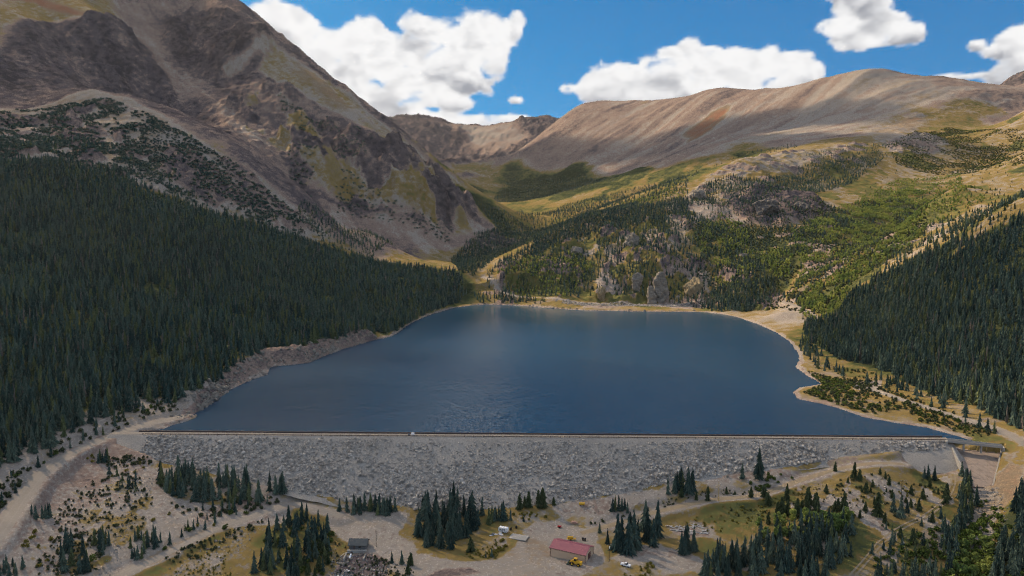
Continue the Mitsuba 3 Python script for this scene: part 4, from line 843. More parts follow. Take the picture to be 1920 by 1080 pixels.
def rock_mesh(seed, subdiv=1, flat=0.75):
    r = np.random.default_rng(seed)
    m = trimesh.creation.icosphere(subdivisions=subdiv, radius=1.0)
    v = m.vertices.copy()
    for _ in range(7):      # cut facets
        d = r.normal(size=3)
        d /= np.linalg.norm(d)
        lim = r.uniform(0.5, 0.8)
        over = np.maximum(v @ d - lim, 0)
        v -= over[:, None] * d
    v *= r.uniform(0.75, 1.2, 3) * np.array([1, 1, flat])
    return trimesh.Trimesh(v, m.faces, process=False)


ROCKS = [rock_mesh(100 + i) for i in range(7)]
SMALL_ROCKS = [rock_mesh(200 + i, 0) for i in range(6)]


def spin(s, at, tilt=1.0, r=rng):
    q = trimesh.transformations.random_rotation_matrix(r.random(3)) if tilt else trimesh.transformations.rotation_matrix(r.uniform(0, 6.28), [0, 0, 1])
    M = q.copy()
    M[:3, :3] *= np.asarray(s)
    M[:3, 3] = at
    return M


for _i, _m in enumerate(SMALL_ROCKS):
    for _mat in ('dam_stone', 'rock_face'):
        scene[f'shape_small_{_mat}_{_i}'] = {'type': 'shapegroup', 'piece': mikit.ply(_m, 'bsdf_' + _mat)}


def scatter(key, group, Ms):
    for i, M in enumerate(Ms):
        scene[f'{key}__{i + 1:05d}'] = {'type': 'instance', 'g': {'type': 'ref', 'id': group(i)}, 'to_world': T(M)}


# ------------------------------------------------------------------ the dam
def dam_point(a, off, z):
    a, off, z = np.broadcast_arrays(np.asarray(a, float), off, z)
    return np.stack([DA[0] + a * DT[0] + off * DN[0], DA[1] + a * DT[1] + off * DN[1], z], -1)


_al = np.linspace(-2, DAM_LEN + 1, 330)
_toe = toe_z(_al)
_prof = []
_off_up = np.array([-30.0, -20, -9, -5, -3.6])
_top = np.array([-3.5, -1.5, 1.5, 3.5])
_rows = []
for _o in _off_up:
    _rows.append((np.full_like(_al, _o), CREST_Z - 0.1 + (_o + CREST_HALF) / 1.8 + 0 * _al))
for _o in _top:
    _rows.append((np.full_like(_al, _o), np.full_like(_al, CREST_Z - 0.08 * (abs(_o) > 2))))
for _u in np.linspace(0.03, 1.0, 32):
    _z = CREST_Z + (_toe - 2.5 - 6.5 * sstep(440, 490, _al) - CREST_Z) * _u
    _o = CREST_HALF + (CREST_Z - _z) * DAM_SLOPE
    _b = (n2(_al, _o, 16, 3, 71) - 0.5) * 1.5 + (n2(_al, _o, 4, 2, 72) - 0.5) * 0.7
    _rows.append((_o, _z + _b * min(1, _u * 5)))
_vv = np.concatenate([dam_point(_al, o, z) for o, z in _rows])
put('rockfill_dam__embankment', (_vv, grid_faces(len(_rows), len(_al))), 'dam_fill', True)
tag('rockfill_dam', 'long grey rockfill dam holding back the lake, its face covered in boulders', 'dam')
# crest road surface and the low dark kerb walls with posts
_p = np.concatenate([dam_point(_al, o, CREST_Z + 0.09) for o in (-2.6, 0.0, 2.4)])
put('rockfill_dam__crest_road', (_p, grid_faces(3, len(_al))), 'road_gravel', True, uv=np.c_[np.repeat([0.0, .5, 1.0], len(_al)), np.tile(_al, 3)])


def wall_strip(a0, a1, off, h, th, base=CREST_Z - 0.4):
    aa = np.linspace(a0, a1, 120)
    rows = [(off - th, base), (off - th, CREST_Z + h), (off + th, CREST_Z + h), (off + th, base)]
    return np.concatenate([dam_point(aa, o, z) for o, z in rows]), grid_faces(4, len(aa))


put('rockfill_dam__parapet', wall_strip(14, DAM_LEN - 1, -3.3, 0.95, 0.22), 'rail_steel')
tag('rockfill_dam__parapet', 'dark low parapet wall along the water side of the crest')
put('rockfill_dam__guard_rail', wall_strip(20, DAM_LEN - 2, 3.1, 0.75, 0.05, CREST_Z + 0.40), 'rail_steel')
for _a in np.arange(20, DAM_LEN - 2, 6.0):
    _q = dam_point(_a, 3.25, 0.0)
    put('rockfill_dam__rail_post', box((0.22, 0.22, 1.3), (_q[0], _q[1], CREST_Z + 0.45)), 'rail_steel')

# stones: denser and larger low on the face, few in the smooth gravel strips
N_STONE = 26000
_a = rng.uniform(16, DAM_LEN - 4, N_STONE * 2)
_u = rng.uniform(0.04, 1.02, N_STONE * 2)
_tz = toe_z(_a)
_z = CREST_Z + (_tz - CREST_Z) * _u
_o = CREST_HALF + (CREST_Z - _z) * DAM_SLOPE
_dens = 0.30 + 0.70 * sstep(0.36, 0.56, n2(_a * 0.5, _z * 1.6, 9, 3, 73)) - 0.55 * sstep(0.12, 0.03, _u)
_dens *= sstep(22, 34, _a)
_bare = (_a > 385) & (_a < DAM_LEN) & (_u > 0.7)
_dens = np.where(_a > 440, _dens * (0.15 + 0.85 * ((_u < 0.62) & (_a > 478))), _dens)
_ok = rng.random(len(_a)) < _dens
_a, _z, _o, _u = _a[_ok][:N_STONE], _z[_ok][:N_STONE], _o[_ok][:N_STONE], _u[_ok][:N_STONE]
_s = np.exp(rng.normal(-0.78, 0.44, len(_a)) + 0.35 * (_u - 0.5)).clip(0.2, 1.6)
_b = (n2(_a, _o, 16, 3, 71) - 0.5) * 1.5 + (n2(_a, _o, 4, 2, 72) - 0.5) * 0.7
_pos = dam_point(_a, _o, _z + _b + _s * 0.22)
_seen = _s / np.linalg.norm(_pos - EYE, axis=1)
_order = np.argsort(-_seen)
for _i, _k in enumerate(_order[:300]):
    scene[f'rockfill_dam__boulder_{_i:03d}' if _i else 'rockfill_dam__boulder'] = mikit.ply(ROCKS[_i % 7], 'bsdf_dam_stone', to_world=T(spin(np.array([1.1, 1.0, .95]) * _s[_k], _pos[_k])))
scatter('rockfill_dam__stone_cover', lambda i: f'shape_small_dam_stone_{i % 6}', [spin(_s[k], _pos[k]) for k in _order[300:]])
tag('rockfill_dam__stone_cover', 'smaller angular grey stones covering the dam face', kind='stuff')

# a hoist box at the crest
_q = np.array(SPOT['crest_box'])
_q = dam_point(*[float(v) for v in (dam_coords(_q[0], _q[1])[0], 1.0)], CREST_Z)
put('valve_hoist__cabinet', box((1.9, 1.2, 1.2), (_q[0] + 0.6, _q[1], CREST_Z + 1.0)), 'white_paint')
put('valve_hoist__roof', box((2.1, 1.4, 0.12), (_q[0] + 0.6, _q[1], CREST_Z + 1.66)), 'white_paint')
put('valve_hoist__motor', joined([rod((_q[0] - 2.4, _q[1], CREST_Z + 0.7), (_q[0] - 1.2, _q[1], CREST_Z + 0.7), 0.45), box((0.5, 0.5, 1.3), (_q[0] - 1.8, _q[1] + 0.02, CREST_Z + 0.65))]), 'grey_paint')
put('valve_hoist__base', box((5.0, 1.8, 0.28), (_q[0] - 0.2, _q[1], CREST_Z + 0.13)), 'grey_concrete')
tag('valve_hoist', 'small white hoist cabinet standing on the dam crest left of centre', 'hoist')

# ------------------------------------------------------------------ spillway and its bridge
S0, S1, S2, S3 = SPILL
_n, _m = 24, 14
_uu, _vv2 = np.meshgrid(np.linspace(0, 1, _n), np.linspace(0, 1, _m), indexing='ij')
_top_, _bot_ = S0[None] * (1 - _vv2[..., None]) + S1[None] * _vv2[..., None], S3[None] * (1 - _vv2[..., None]) + S2[None] * _vv2[..., None]
_P = _top_ * (1 - _uu[..., None]) + _bot_ * _uu[..., None]
_up = 2 * S0 - S3
_dz_ = 1.0
# slabs of the chute floor with open joints between them
for _i in range(5):
    for _j in range(4):
        u0, u1, v0, v1 = _i / 5 + .0012, (_i + 1) / 5 - .0012, _j / 4 + .0014, (_j + 1) / 4 - .0014
        q = [S0 * (1 - u) * (1 - v) + S1 * (1 - u) * v + S2 * u * v + S3 * u * (1 - v) for u, v in ((u0, v0), (u0, v1), (u1, v1), (u1, v0))]
        q = np.array(q) + [0, 0, float(rng.uniform(-.006, .006))]
        vv = np.vstack([q, q - [0, 0, 0.5]])
        put('spillway__slab', (vv, np.array([[0, 3, 2, 1], [4, 5, 6, 7], [0, 1, 5, 4], [1, 2, 6, 5], [2, 3, 7, 6], [3, 0, 4, 7]])), 'chute_concrete')
put('spillway__sill', joined([box((float(np.linalg.norm((S1 - S0)[:2])) + 1, 9.0, 0.6), ((S0 + S1)[0] / 2 + 0.3, (S0 + S1)[1] / 2 + 4.4, S0[2] + 0.05), math.atan2(S1[1] - S0[1], S1[0] - S0[0]))]), 'chute_concrete')


def side_wall(p, q, h0, h1, th):
    d = (q - p)[:2]
    d /= np.linalg.norm(d)
    s = np.array([-d[1], d[0], 0]) * th
    v = np.array([p - s - [0, 0, 1.5], p + s - [0, 0, 1.5], p + s + [0, 0, h0], p - s + [0, 0, h0], q - s - [0, 0, 1.5], q + s - [0, 0, 1.5], q + s + [0, 0, h1], q - s + [0, 0, h1]])
    f = np.array([[0, 1, 2, 3], [4, 7, 6, 5], [0, 4, 5, 1], [1, 5, 6, 2], [2, 6, 7, 3], [3, 7, 4, 0]])
    return v, f


put('spillway__side_wall', side_wall(S0 + [-0.4, 0, 0], S3 + [-0.4, 0, 0], 4.6, 0.9, 0.35), 'grey_concrete')
put('spillway__side_wall', side_wall(S1 + [0.4, 0, 0], S2 + [0.4, 0, 0], 3.2, 0.5, 0.35), 'grey_concrete')
tag('spillway', 'wide tan concrete spillway chute at the right end of the dam', 'spillway')
_b0, _b1 = np.array(BRIDGE[0]), np.array(BRIDGE[1])
_bd = (_b1 - _b0)[:2]
_bl = float(np.linalg.norm(_bd))
_ba = math.atan2(_bd[1], _bd[0])
_bc = (_b0 + _b1) / 2
ex, ey, ez = rz_basis(_ba)
put('footbridge__deck', box((_bl + 1.5, 4.6, 0.55), _bc + [0, 0, -0.3], _ba), 'grey_concrete')
for _s in (-1, 1):
    put('footbridge__parapet', box((_bl + 1.0, 0.28, 0.9), _bc + ey * _s * 2.1 + [0, 0, 0.42], _ba), 'grey_concrete')
for _t in (0.30, 0.63):
    put('footbridge__pier', box((0.75, 3.8, 4.6), _b0 + (_b1 - _b0) * _t + [0, 0, -2.88], _ba), 'grey_concrete')
for _t in (0.0, 1.0):
    put('footbridge__abutment', box((1.2, 5.2, 5.2), _b0 + (_b1 - _b0) * _t + ex * (1 if _t else -1) * 0.9 + [0, 0, -2.7], _ba), 'grey_concrete')
tag('footbridge', 'flat pale concrete bridge on piers across the top of the spillway', 'bridge')


# ------------------------------------------------------------------ outcrops and loose stones
def outcrop(seed, w, h, kind):
    r = np.random.default_rng(seed)
    m = trimesh.creation.icosphere(subdivisions=5, radius=1.0)
    v = m.vertices.copy()
    for _ in range(13):
        d = r.normal(size=3)
        d[2] *= 0.6
        d /= np.linalg.norm(d)
        v -= np.maximum(v @ d - r.uniform(0.5, 0.8), 0)[:, None] * d
    v = v * np.array([w / 2, w * 0.42, h * 0.78])
    sc = max(w, h)
    q = v / sc * 5 + seed
    v += m.vertices * ((meshkit.fbm(q, 4, seed) - 0.5) * sc * 0.16)[:, None]
    lay = np.abs(2 * meshkit.noise(np.c_[q[:, 0] * 2.2 + q[:, 2], q[:, 1] * 2.2, q[:, 2] * 0.5], seed + 5) - 1)
    v += m.vertices * ((lay - 0.5) * sc * 0.07)[:, None]
    return trimesh.Trimesh(v, m.faces, process=False)


for _i, (_label, _pos, _w, _h, _kind) in enumerate(OUTCROPS):
    _m = outcrop(300 + _i, _w * 1.05, _h, _kind)
    _z = float(ground(_pos[0], _pos[1] + 6))
    _m.apply_translation([_pos[0], _pos[1] + 6, _z + _h * 0.22])
    k = put('rock_outcrop', _m, {'pale': 'rock_face', 'grey': 'rock_face', 'dark': 'rock_dark', 'tan': 'rock_tan'}[_kind], 35)
    tag(k, _label, 'rock outcrop')


def in_poly(poly, n, r=rng):
    """n random points in a polygon."""
    P = Polygon(poly).buffer(0)
    x0, y0, x1, y1 = P.bounds
    out = np.zeros((0, 2))
    while len(out) < n:
        q = r.uniform((x0, y0), (x1, y1), (max(4 * n, 64), 2))
        out = np.vstack([out, q[shapely.contains_xy(P, q[:, 0], q[:, 1])]])
    return out[:n]


# boulders along the left bank and the far shore ledge
_shore = resample(np.array(LAKE_POLY[1:24], float), 1.0)
_pts = []
for _k in range(9000):
    i = int(rng.integers(0, len(_shore)))
    _pts.append(_shore[i] + rng.normal(0, 1.0, 2) * (2.5 if rng.random() < 0.4 else 9))
_pts = np.array(_pts)
_g = ground(_pts[:, 0], _pts[:, 1])
_bankm = mask(_pts[:, 0], _pts[:, 1], CLIFF_BANK, 10)
_keepm = (_g > -0.4) & (_g < 14) & (rng.random(len(_pts)) < 0.25 + 0.75 * _bankm)
_pts, _g = _pts[_keepm], _g[_keepm]
_bankm = mask(_pts[:, 0], _pts[:, 1], CLIFF_BANK, 10)
_s = np.exp(rng.normal(-0.25, 0.5, len(_pts)) + 0.55 * _bankm).clip(0.3, 3.4)
scatter('shore_rubble', lambda i: f'shape_small_rock_face_{i % 6}', [spin(_s[i], (_pts[i, 0], _pts[i, 1], _g[i] + 0.2 * _s[i])) for i in range(len(_pts))])
tag('shore_rubble', 'broken grey rocks along the waterline of the lake', kind='stuff')
_line = [r for r in ROAD_LINES if r[0] == 'shore_road'][1][2]
_sel = _line[_line[:, 0] > 95]
_Ms = []
for _k in range(1500):
    q = _sel[int(rng.integers(0, len(_sel)))]
    x, y = q[0] + rng.normal(0, 1), q[1] - rng.uniform(3, 20)
    z = float(ground(x, y))
    if z > -0.5:
        s = float(np.exp(rng.normal(0.1, 0.35)))
        _Ms.append(spin(s, (x, y, z + 0.2 * s)))
scatter('riprap', lambda i: f'shape_small_dam_stone_{i % 6}', _Ms)
tag('riprap', 'grey riprap stones under the ledge road on the far shore', kind='stuff')
# stones by the water outlet, on the wash and over the bare ground
_Ms = []
for (poly, n, m0) in RUBBLE:
    for x, y in in_poly(poly, n):
        s = float(np.exp(rng.normal(m0, 0.45)).clip(0.12, 1.4))
        _Ms.append(spin(s, (x, y, float(ground(x, y)) + 0.2 * s)))
scatter('loose_stones', lambda i: f"shape_small_{'rock_face' if i % 3 else 'dam_stone'}_{i % 6}", _Ms)
tag('loose_stones', 'loose pale stones lying on the gravel and beside the water outlet', kind='stuff')

# ------------------------------------------------------------------ shed with the red roof
A, B, D_ = (np.array(p, float) for p in SHED)
_L = float(np.linalg.norm((B - A)[:2]))
_W = float(np.linalg.norm((D_ - B)[:2]))
_ang = math.atan2((B - A)[1], (B - A)[0])
ex, ey, ez = rz_basis(_ang)
_W = min(_W, 11.0)
O = np.array([A[0], A[1], min(float(ground(A[0], A[1])), float(ground(B[0], B[1]))) - 0.1])
EAVE, RIDGE = 4.5, 6.5


def at(x, y, z, o=None):
    return (O if o is None else o) + ex * x + ey * y + ez * z


_gable = [(0, 0), (_W, 0), (_W, EAVE), (_W / 2, RIDGE - 0.12), (0, EAVE)]
_th = 0.2
put('storage_shed__wall', box((_L, _th, EAVE), at(_L / 2, _th / 2, EAVE / 2), _ang), 'wall_tan')
put('storage_shed__wall', box((_L, _th, EAVE), at(_L / 2, _W - _th / 2, EAVE / 2), _ang), 'wall_tan')
for _x in (0.0, _L):
    put('storage_shed__gable_wall', prism(_gable, _th, at(_x + (0.004 if _x else _th - 0.004), 0, 0.004), ey, ez, -ex if not _x else -ex), 'wall_tan')
# standing ribs of the wall cladding, as far as they can be told apart
for _k in range(1, 22):
    put('storage_shed__wall__rib', box((0.10, 0.05, EAVE - 0.3), at(_L * _k / 22, -0.025, EAVE / 2), _ang), 'wall_tan')
for _side in (0, 1):
    y0, y1 = (-0.45, _W / 2) if _side == 0 else (_W + 0.45, _W / 2)
    z0 = EAVE - 0.45 * (RIDGE - EAVE) / (_W / 2)
    q = np.array([at(-0.5, y0, z0 + 0.1), at(_L + 0.5, y0, z0 + 0.1), at(_L + 0.5, y1, RIDGE + 0.1), at(-0.5, y1, RIDGE + 0.1)])
    vv = np.vstack([q, q - ez * 0.18])
    ff = np.array([[0, 1, 2, 3], [7, 6, 5, 4], [0, 4, 5, 1], [1, 5, 6, 2], [2, 6, 7, 3], [3, 7, 4, 0]])
    rk = put('storage_shed__roof', (vv, ff if _side == 0 else ff[:, ::-1]), 'roof_red')
    for _k in range(0, 20):
        x = -0.5 + (_L + 1) * (_k + 0.5) / 20
        put(rk + '__seam', rod(at(x, y0, z0 + 0.13), at(x, y1, RIDGE + 0.12), 0.055, sides=4), 'roof_red')
put('storage_shed__ridge_cap', joined([rod(at(-0.5, _W / 2, RIDGE + 0.12), at(_L + 0.5, _W / 2, RIDGE + 0.12), 0.16, sides=6)]), 'roof_red')
for _x in (0, _L):
    for _y in (0, _W):
        put('storage_shed__corner_trim', box((0.26, 0.26, EAVE - 0.05), at(_x, _y, EAVE / 2), _ang), 'trim_brown')
put('storage_shed__eave_trim', box((_L + 1.0, 0.14, 0.24), at(_L / 2, -0.48, EAVE - 0.42 * (RIDGE - EAVE) / (_W / 2)), _ang), 'trim_brown')
_dw = put('storage_shed__door', box((0.10, 3.4, 3.6), at(_L + 0.055, _W / 2, 1.8), _ang), 'trim_brown')
put('storage_shed__door__handle', box((0.12, 0.12, 0.5), at(_L + 0.14, _W / 2 - 1.3, 1.4), _ang), 'grey_paint')
tag('storage_shed', 'long tan metal shed with a dull red gable roof on the gravel yard', 'shed')

# ------------------------------------------------------------------ wheel loader
P0 = np.array(SPOT['loader'])
_la = _ang + math.pi
lx, ly, lz = rz_basis(_la)
P0[2] = float(ground(P0[0], P0[1]))


def lp(x, y, z):
    return P0 + lx * x + ly * y + lz * z


def lbox(size, c):
    return box(size, lp(*c), _la)


put('wheel_loader__rear_body', joined([lbox((3.0, 1.9, 1.3), (-2.0, 0, 1.55)), prism([(-3.6, 1.0), (-0.6, 1.0), (-0.6, 2.35), (-3.2, 2.15), (-3.6, 1.8)], 1.6, lp(0, 0.8, 0), lx, lz, -ly)]), 'yellow_paint')
put('wheel_loader__front_frame', joined([lbox((1.9, 1.1, 0.9), (0.75, 0, 1.25)), lbox((0.5, 1.3, 1.4), (1.0, 0, 1.7))]), 'yellow_paint')
put('wheel_loader__cab', joined([lbox((1.6, 1.5, 0.5), (-0.35, 0, 1.95))] + [rod(lp(-0.35 + a * .75, b * .7, 2.1), lp(-0.35 + a * .68, b * .66, 3.4), .07, sides=4) for a in (-1, 1) for b in (-1, 1)]), 'yellow_paint')
put('wheel_loader__cab__roof', lbox((1.7, 1.6, 0.22), (-0.35, 0, 3.45)), 'yellow_paint')
put('wheel_loader__cab__window', lbox((1.30, 1.26, 1.05), (-0.35, 0, 2.80)), 'glass_dark')
for _s in (-1, 1):
    put('wheel_loader__lift_arm', joined([prism([(0.7, 2.2), (1.3, 2.35), (3.0, 1.1), (3.2, .6), (2.9, .6), (2.7, 1.0), (1.2, 1.95), (.7, 1.9)], 0.2, lp(0, _s * 0.55 + .1, 0), lx, lz, -ly)]), 'yellow_paint')
for _x in (-2.1, 1.1):
    for _s in (-1, 1):
        wk = put('wheel_loader__wheel', rod(lp(_x, _s * .8, .8), lp(_x, _s * 1.35, .8), .8, sides=18), 'tyre')
        put(wk + '__rim', rod(lp(_x, _s * 1.2, .8), lp(_x, _s * 1.38, .8), .42, sides=14), 'yellow_paint')
put('wheel_loader__bucket', prism([(2.7, .1), (4.1, .1), (4.1, .2), (3.0, .3), (2.85, 1.0), (3.1, 1.35), (3.0, 1.42), (2.65, 1.1), (2.6, .4)], 2.8, lp(0, 1.4, 0), lx, lz, -ly), 'dark_green_paint')
put('wheel_loader__exhaust', rod(lp(-2.2, .4, 2.2), lp(-2.2, .4, 3.0), .08, sides=6), 'black_paint')
tag('wheel_loader', 'yellow wheel loader with a dark bucket parked in front of the tan shed', 'wheel loader')

# ------------------------------------------------------------------ outlet hut above the water, its headwall, jets and pool
H = np.array(SPOT['hut'])
H[2] = float(ground(H[0], H[1])) + 0.3
hx, hy, hz = rz_basis(-0.03)


def hp(x, y, z):
    return H + hx * x + hy * y + hz * z


def hbox(size, c):
    return box(size, hp(*c), -0.03)


HW, HD, HE, HR = 8.8, 6.0, 2.7, 4.6
put('outlet_hut__wall', hbox((HW, 0.2, HE), (0, -HD / 2 + .1, HE / 2)), 'hut_wall')
put('outlet_hut__wall', hbox((HW, 0.2, HE), (0, HD / 2 - .1, HE / 2)), 'hut_wall')
for _s in (-1, 1):
    put('outlet_hut__gable_wall', prism([(-HD / 2 + .2, 0), (HD / 2 - .2, 0), (HD / 2 - .2, HE), (0, HR - .25), (-HD / 2 + .2, HE)], 0.2, hp(_s * (HW / 2 - .1) - .1, 0, 0), hy, hz, hx), 'hut_wall')
for _s, _mt in ((-1, 'hut_roof'), (1, 'hut_roof_back')):
    y0 = _s * (HD / 2 + .55)
    z0 = HE - .55 * (HR - HE) / (HD / 2)
    q = np.array([hp(-HW / 2 - .5, y0, z0 + .1), hp(HW / 2 + .5, y0, z0 + .1), hp(HW / 2 + .5, 0, HR + .1), hp(-HW / 2 - .5, 0, HR + .1)])
    vv = np.vstack([q, q - hz * .16])
    ff = np.array([[0, 1, 2, 3], [7, 6, 5, 4], [0, 4, 5, 1], [1, 5, 6, 2], [2, 6, 7, 3], [3, 7, 4, 0]])
    rk = put('outlet_hut__roof', (vv, ff if _s < 0 else ff[:, ::-1]), _mt)
    for _k in range(12):
        x = -HW / 2 - .5 + (HW + 1) * (_k + .5) / 12
        put(rk + '__seam', rod(hp(x, y0, z0 + .13), hp(x, 0, HR + .12), .045, sides=4), _mt)
put('outlet_hut__window', hbox((1.2, .08, .9), (1.2, -HD / 2 - .03, 1.5)), 'glass_dark')
put('outlet_hut__door', hbox((1.0, .1, 2.0), (-1.6, -HD / 2 - .04, 1.0)), 'rail_steel')
tag('outlet_hut', 'small hut with a dark blue grey gable roof above the water outlet', 'hut')
_zb = float(ground(H[0], H[1] - 9)) - 0.6
_hh = H[2] - _zb
put('outlet_headwall__wall', hbox((9.6, .7, _hh + .4), (0, -HD / 2 - 1.0, -_hh / 2)), 'grey_concrete')
put('outlet_headwall__ledge', hbox((9.9, 1.5, .3), (0, -HD / 2 - .9, .12)), 'grey_concrete')
for _s in (-1, 1):
    put('outlet_headwall__wing_wall', hbox((.6, 6.5, _hh * .7), (_s * 5.0, -HD / 2 - 4.4, -_hh * .62)), 'grey_concrete')
put('outlet_headwall__pipe', rod(hp(-2.6, -HD / 2 - 1.2, -.9), hp(-2.6, -HD / 2 - 2.1, -1.0), .55, sides=14), 'rail_steel')
tag('outlet_headwall', 'dark concrete outlet wall under the hut where the water comes out', 'wall')


def jet(p0, vel, t1, w, seed, width_dir, n=26, m=7):
    tt = np.linspace(0, t1, n)
    path = p0[None] + tt[:, None] * vel[None] + np.c_[0 * tt, 0 * tt, -4.9 * tt * tt]
    ww = w * (0.35 + 0.65 * tt / t1)
    ss = np.linspace(-1, 1, m)
    rows = []
    for sgn in (1, -1):
        Q = path[:, None] + ss[None, :, None] * ww[:, None, None] * width_dir
        bump = (meshkit.fbm(np.stack([Q[..., 0] * 1.6, Q[..., 1] * 1.6, Q[..., 2] * .5 + seed], -1), 3, seed) - .5) * .7
        depth = np.sqrt(np.maximum(1 - ss ** 2, 0.0))[None] * (.12 + .25 * tt[:, None] / t1)
        rows.append(Q + np.array([0, -1, .3]) * (sgn * depth + bump * np.minimum(1, tt * 3)[:, None])[..., None])
    f = grid_faces(n, m)
    return joined([trimesh.Trimesh(rows[0].reshape(-1, 3), f, process=False), trimesh.Trimesh(rows[1].reshape(-1, 3), f[:, ::-1], process=False)])


_drop = math.sqrt(max(_hh - 1.0, 1) / 4.9)
tag(put('water_jet', jet(hp(-2.6, -HD / 2 - 2.1, -.9), np.array([-.2, -4.2, .6]), _drop * 1.15, .7, 1, hx), 'white_water', True), 'narrow white water jet falling from the outlet pipe under the hut', 'waterfall')
tag(put('water_jet', jet(hp(.6, -HD / 2 - 1.5, -1.4), np.array([0, -2.4, .3]), _drop * .95, 2.7, 2, hx), 'pool_water', True), 'wide thin bluish sheet of water falling beside the white jet', 'waterfall')
tag(put('water_jet', jet(hp(-3.0, -HD / 2 - 1.4, -.6), np.array([-6.2, -2.6, 2.0]), _drop * 1.45, .32, 3, np.array([.3, -.9, 0])), 'white_water', True), 'thin arched jet spraying to the left from the water outlet', 'waterfall')
_pp = np.array(POOL, float)
_pl = Polygon(_pp).buffer(1.2).buffer(-.6)
_v, _f = trimesh.creation.triangulate_polygon(_pl, engine='earcut')
_zp = float(np.min(ground(_pp[:, 0], _pp[:, 1]))) + 0.75
put('pond', (np.c_[_v, np.full(len(_v), _zp)], _f), 'pond_water')
tag('pond', 'dark blue pool under the water outlet', kind='structure')
_Ms = [spin(np.array([.5, .5, .18]) * rng.uniform(.5, 1.5), (x, y, _zp + .02), 0) for x, y in in_poly(np.array(_pl.exterior.coords), 26)]
scatter('foam', lambda i: f'shape_foam_{i % 2}', _Ms)
for _i in range(2):
    scene[f'shape_foam_{_i}'] = {'type': 'shapegroup', 'piece': mikit.ply(rock_mesh(400 + _i, 1), 'bsdf_white_water', smooth=True)}
tag('foam', 'white foam on the outlet pool', kind='stuff')

# ------------------------------------------------------------------ camper trailer, slab, vehicles and odds and ends on the yard
C_ = np.array(SPOT['camper'])
C_[2] = float(ground(C_[0], C_[1]))
_ca = -0.42
cx, cy, cz = rz_basis(_ca)


def cpt(x, y, z):
    return C_ + cx * x + cy * y + cz * z


_side = [(-2.6, .55), (2.4, .55), (2.6, 1.2), (2.5, 2.5), (2.1, 2.8), (-2.2, 2.8), (-2.6, 2.4)]
put('camper_trailer__body', prism(_side, 2.1, cpt(0, 1.05, 0), cx, cz, -cy), 'white_paint')
for _x in (-1.5, 0.9):
    put('camper_trailer__window', box((.9, .06, .6), cpt(_x, -1.07, 1.8), _ca), 'glass_dark')
put('camper_trailer__door', box((.65, .06, 1.7), cpt(-.3, -1.07, 1.45), _ca), 'grey_paint')
put('camper_trailer__stripe', box((4.9, .05, .18), cpt(0, -1.065, 1.1), _ca), 'grey_paint')
for _s in (-1, 1):
    put('camper_trailer__wheel', rod(cpt(.2, _s * .8, .38), cpt(.2, _s * 1.05, .38), .38, sides=14), 'tyre')
put('camper_trailer__drawbar', joined([rod(cpt(2.5, .5, .55), cpt(3.9, 0, .5), .06), rod(cpt(2.5, -.5, .55), cpt(3.9, 0, .5), .06)]), 'rail_steel')
tag('camper_trailer', 'small white camper trailer by the central stand of conifers', 'trailer')
Q = np.array(SPOT['slab'])
for _i in range(3):
    for _j in range(2):
        m = box((3.1, 3.0, .35), (0, 0, 0), 0)
        m.apply_translation([(_i - 1) * 3.16, (_j - .5) * 3.06, 0])
        m.apply_transform(trimesh.transformations.rotation_matrix(-.35, [0, 0, 1]))
        m.apply_translation([Q[0], Q[1], float(ground(Q[0], Q[1])) + .16 + .02 * rng.random()])
        put('concrete_pad__slab', m, 'grey_concrete')
tag('concrete_pad', 'pale concrete pad of six slabs beside the camper trailer', 'slab')
J = np.array(SPOT['junk'])
for _i in range(7):
    w_, d_, h_ = rng.uniform(.8, 2.2), rng.uniform(.5, 1.2), rng.uniform(.15, .5)
    x_, y_ = J[0] + rng.uniform(-4.5, 4), J[1] + rng.uniform(-.9, .9)
    m = box((w_, d_, h_), (0, 0, 0), rng.uniform(-.5, .5))
    m.vertices += rng.normal(0, .05, m.vertices.shape)
    m.apply_translation([x_, y_, float(ground(x_, y_)) + h_ / 2])
    tag(put('scrap_sheet', m, 'junk_white' if _i % 3 else 'grey_paint'), 'pale scrap sheet lying in the row of junk in front of the camper trailer', 'scrap', 'scrap in front of the camper trailer')
for _k, _l in (('drum', 'dark drum to the right of the camper trailer'), ('drum2', 'dark drum close behind the camper trailer corner')):
    q = np.array(SPOT[_k])
    z = float(ground(q[0], q[1]))
    m = joined([rod((q[0], q[1], z), (q[0], q[1], z + 1.25), .55, sides=14), rod((q[0], q[1], z + .4), (q[0], q[1], z + .5), .58, sides=14), rod((q[0], q[1], z + .8), (q[0], q[1], z + .9), .58, sides=14)])
    tag(put('metal_drum', m, 'black_paint'), _l, 'drum')
for _k, _l in (('barrel_a', 'left one of the two dark barrels behind the shed'), ('barrel_b', 'right one of the two dark barrels behind the shed')):
    q = np.array(SPOT[_k])
    z = float(ground(q[0], q[1]))
    m = joined([rod((q[0], q[1], z), (q[0], q[1], z + 1.5), .42, .5, sides=12), rod((q[0], q[1], z + 1.1), (q[0], q[1], z + 1.2), .53, sides=12)])
    tag(put('barrel', m, 'black_paint'), _l, 'barrel')


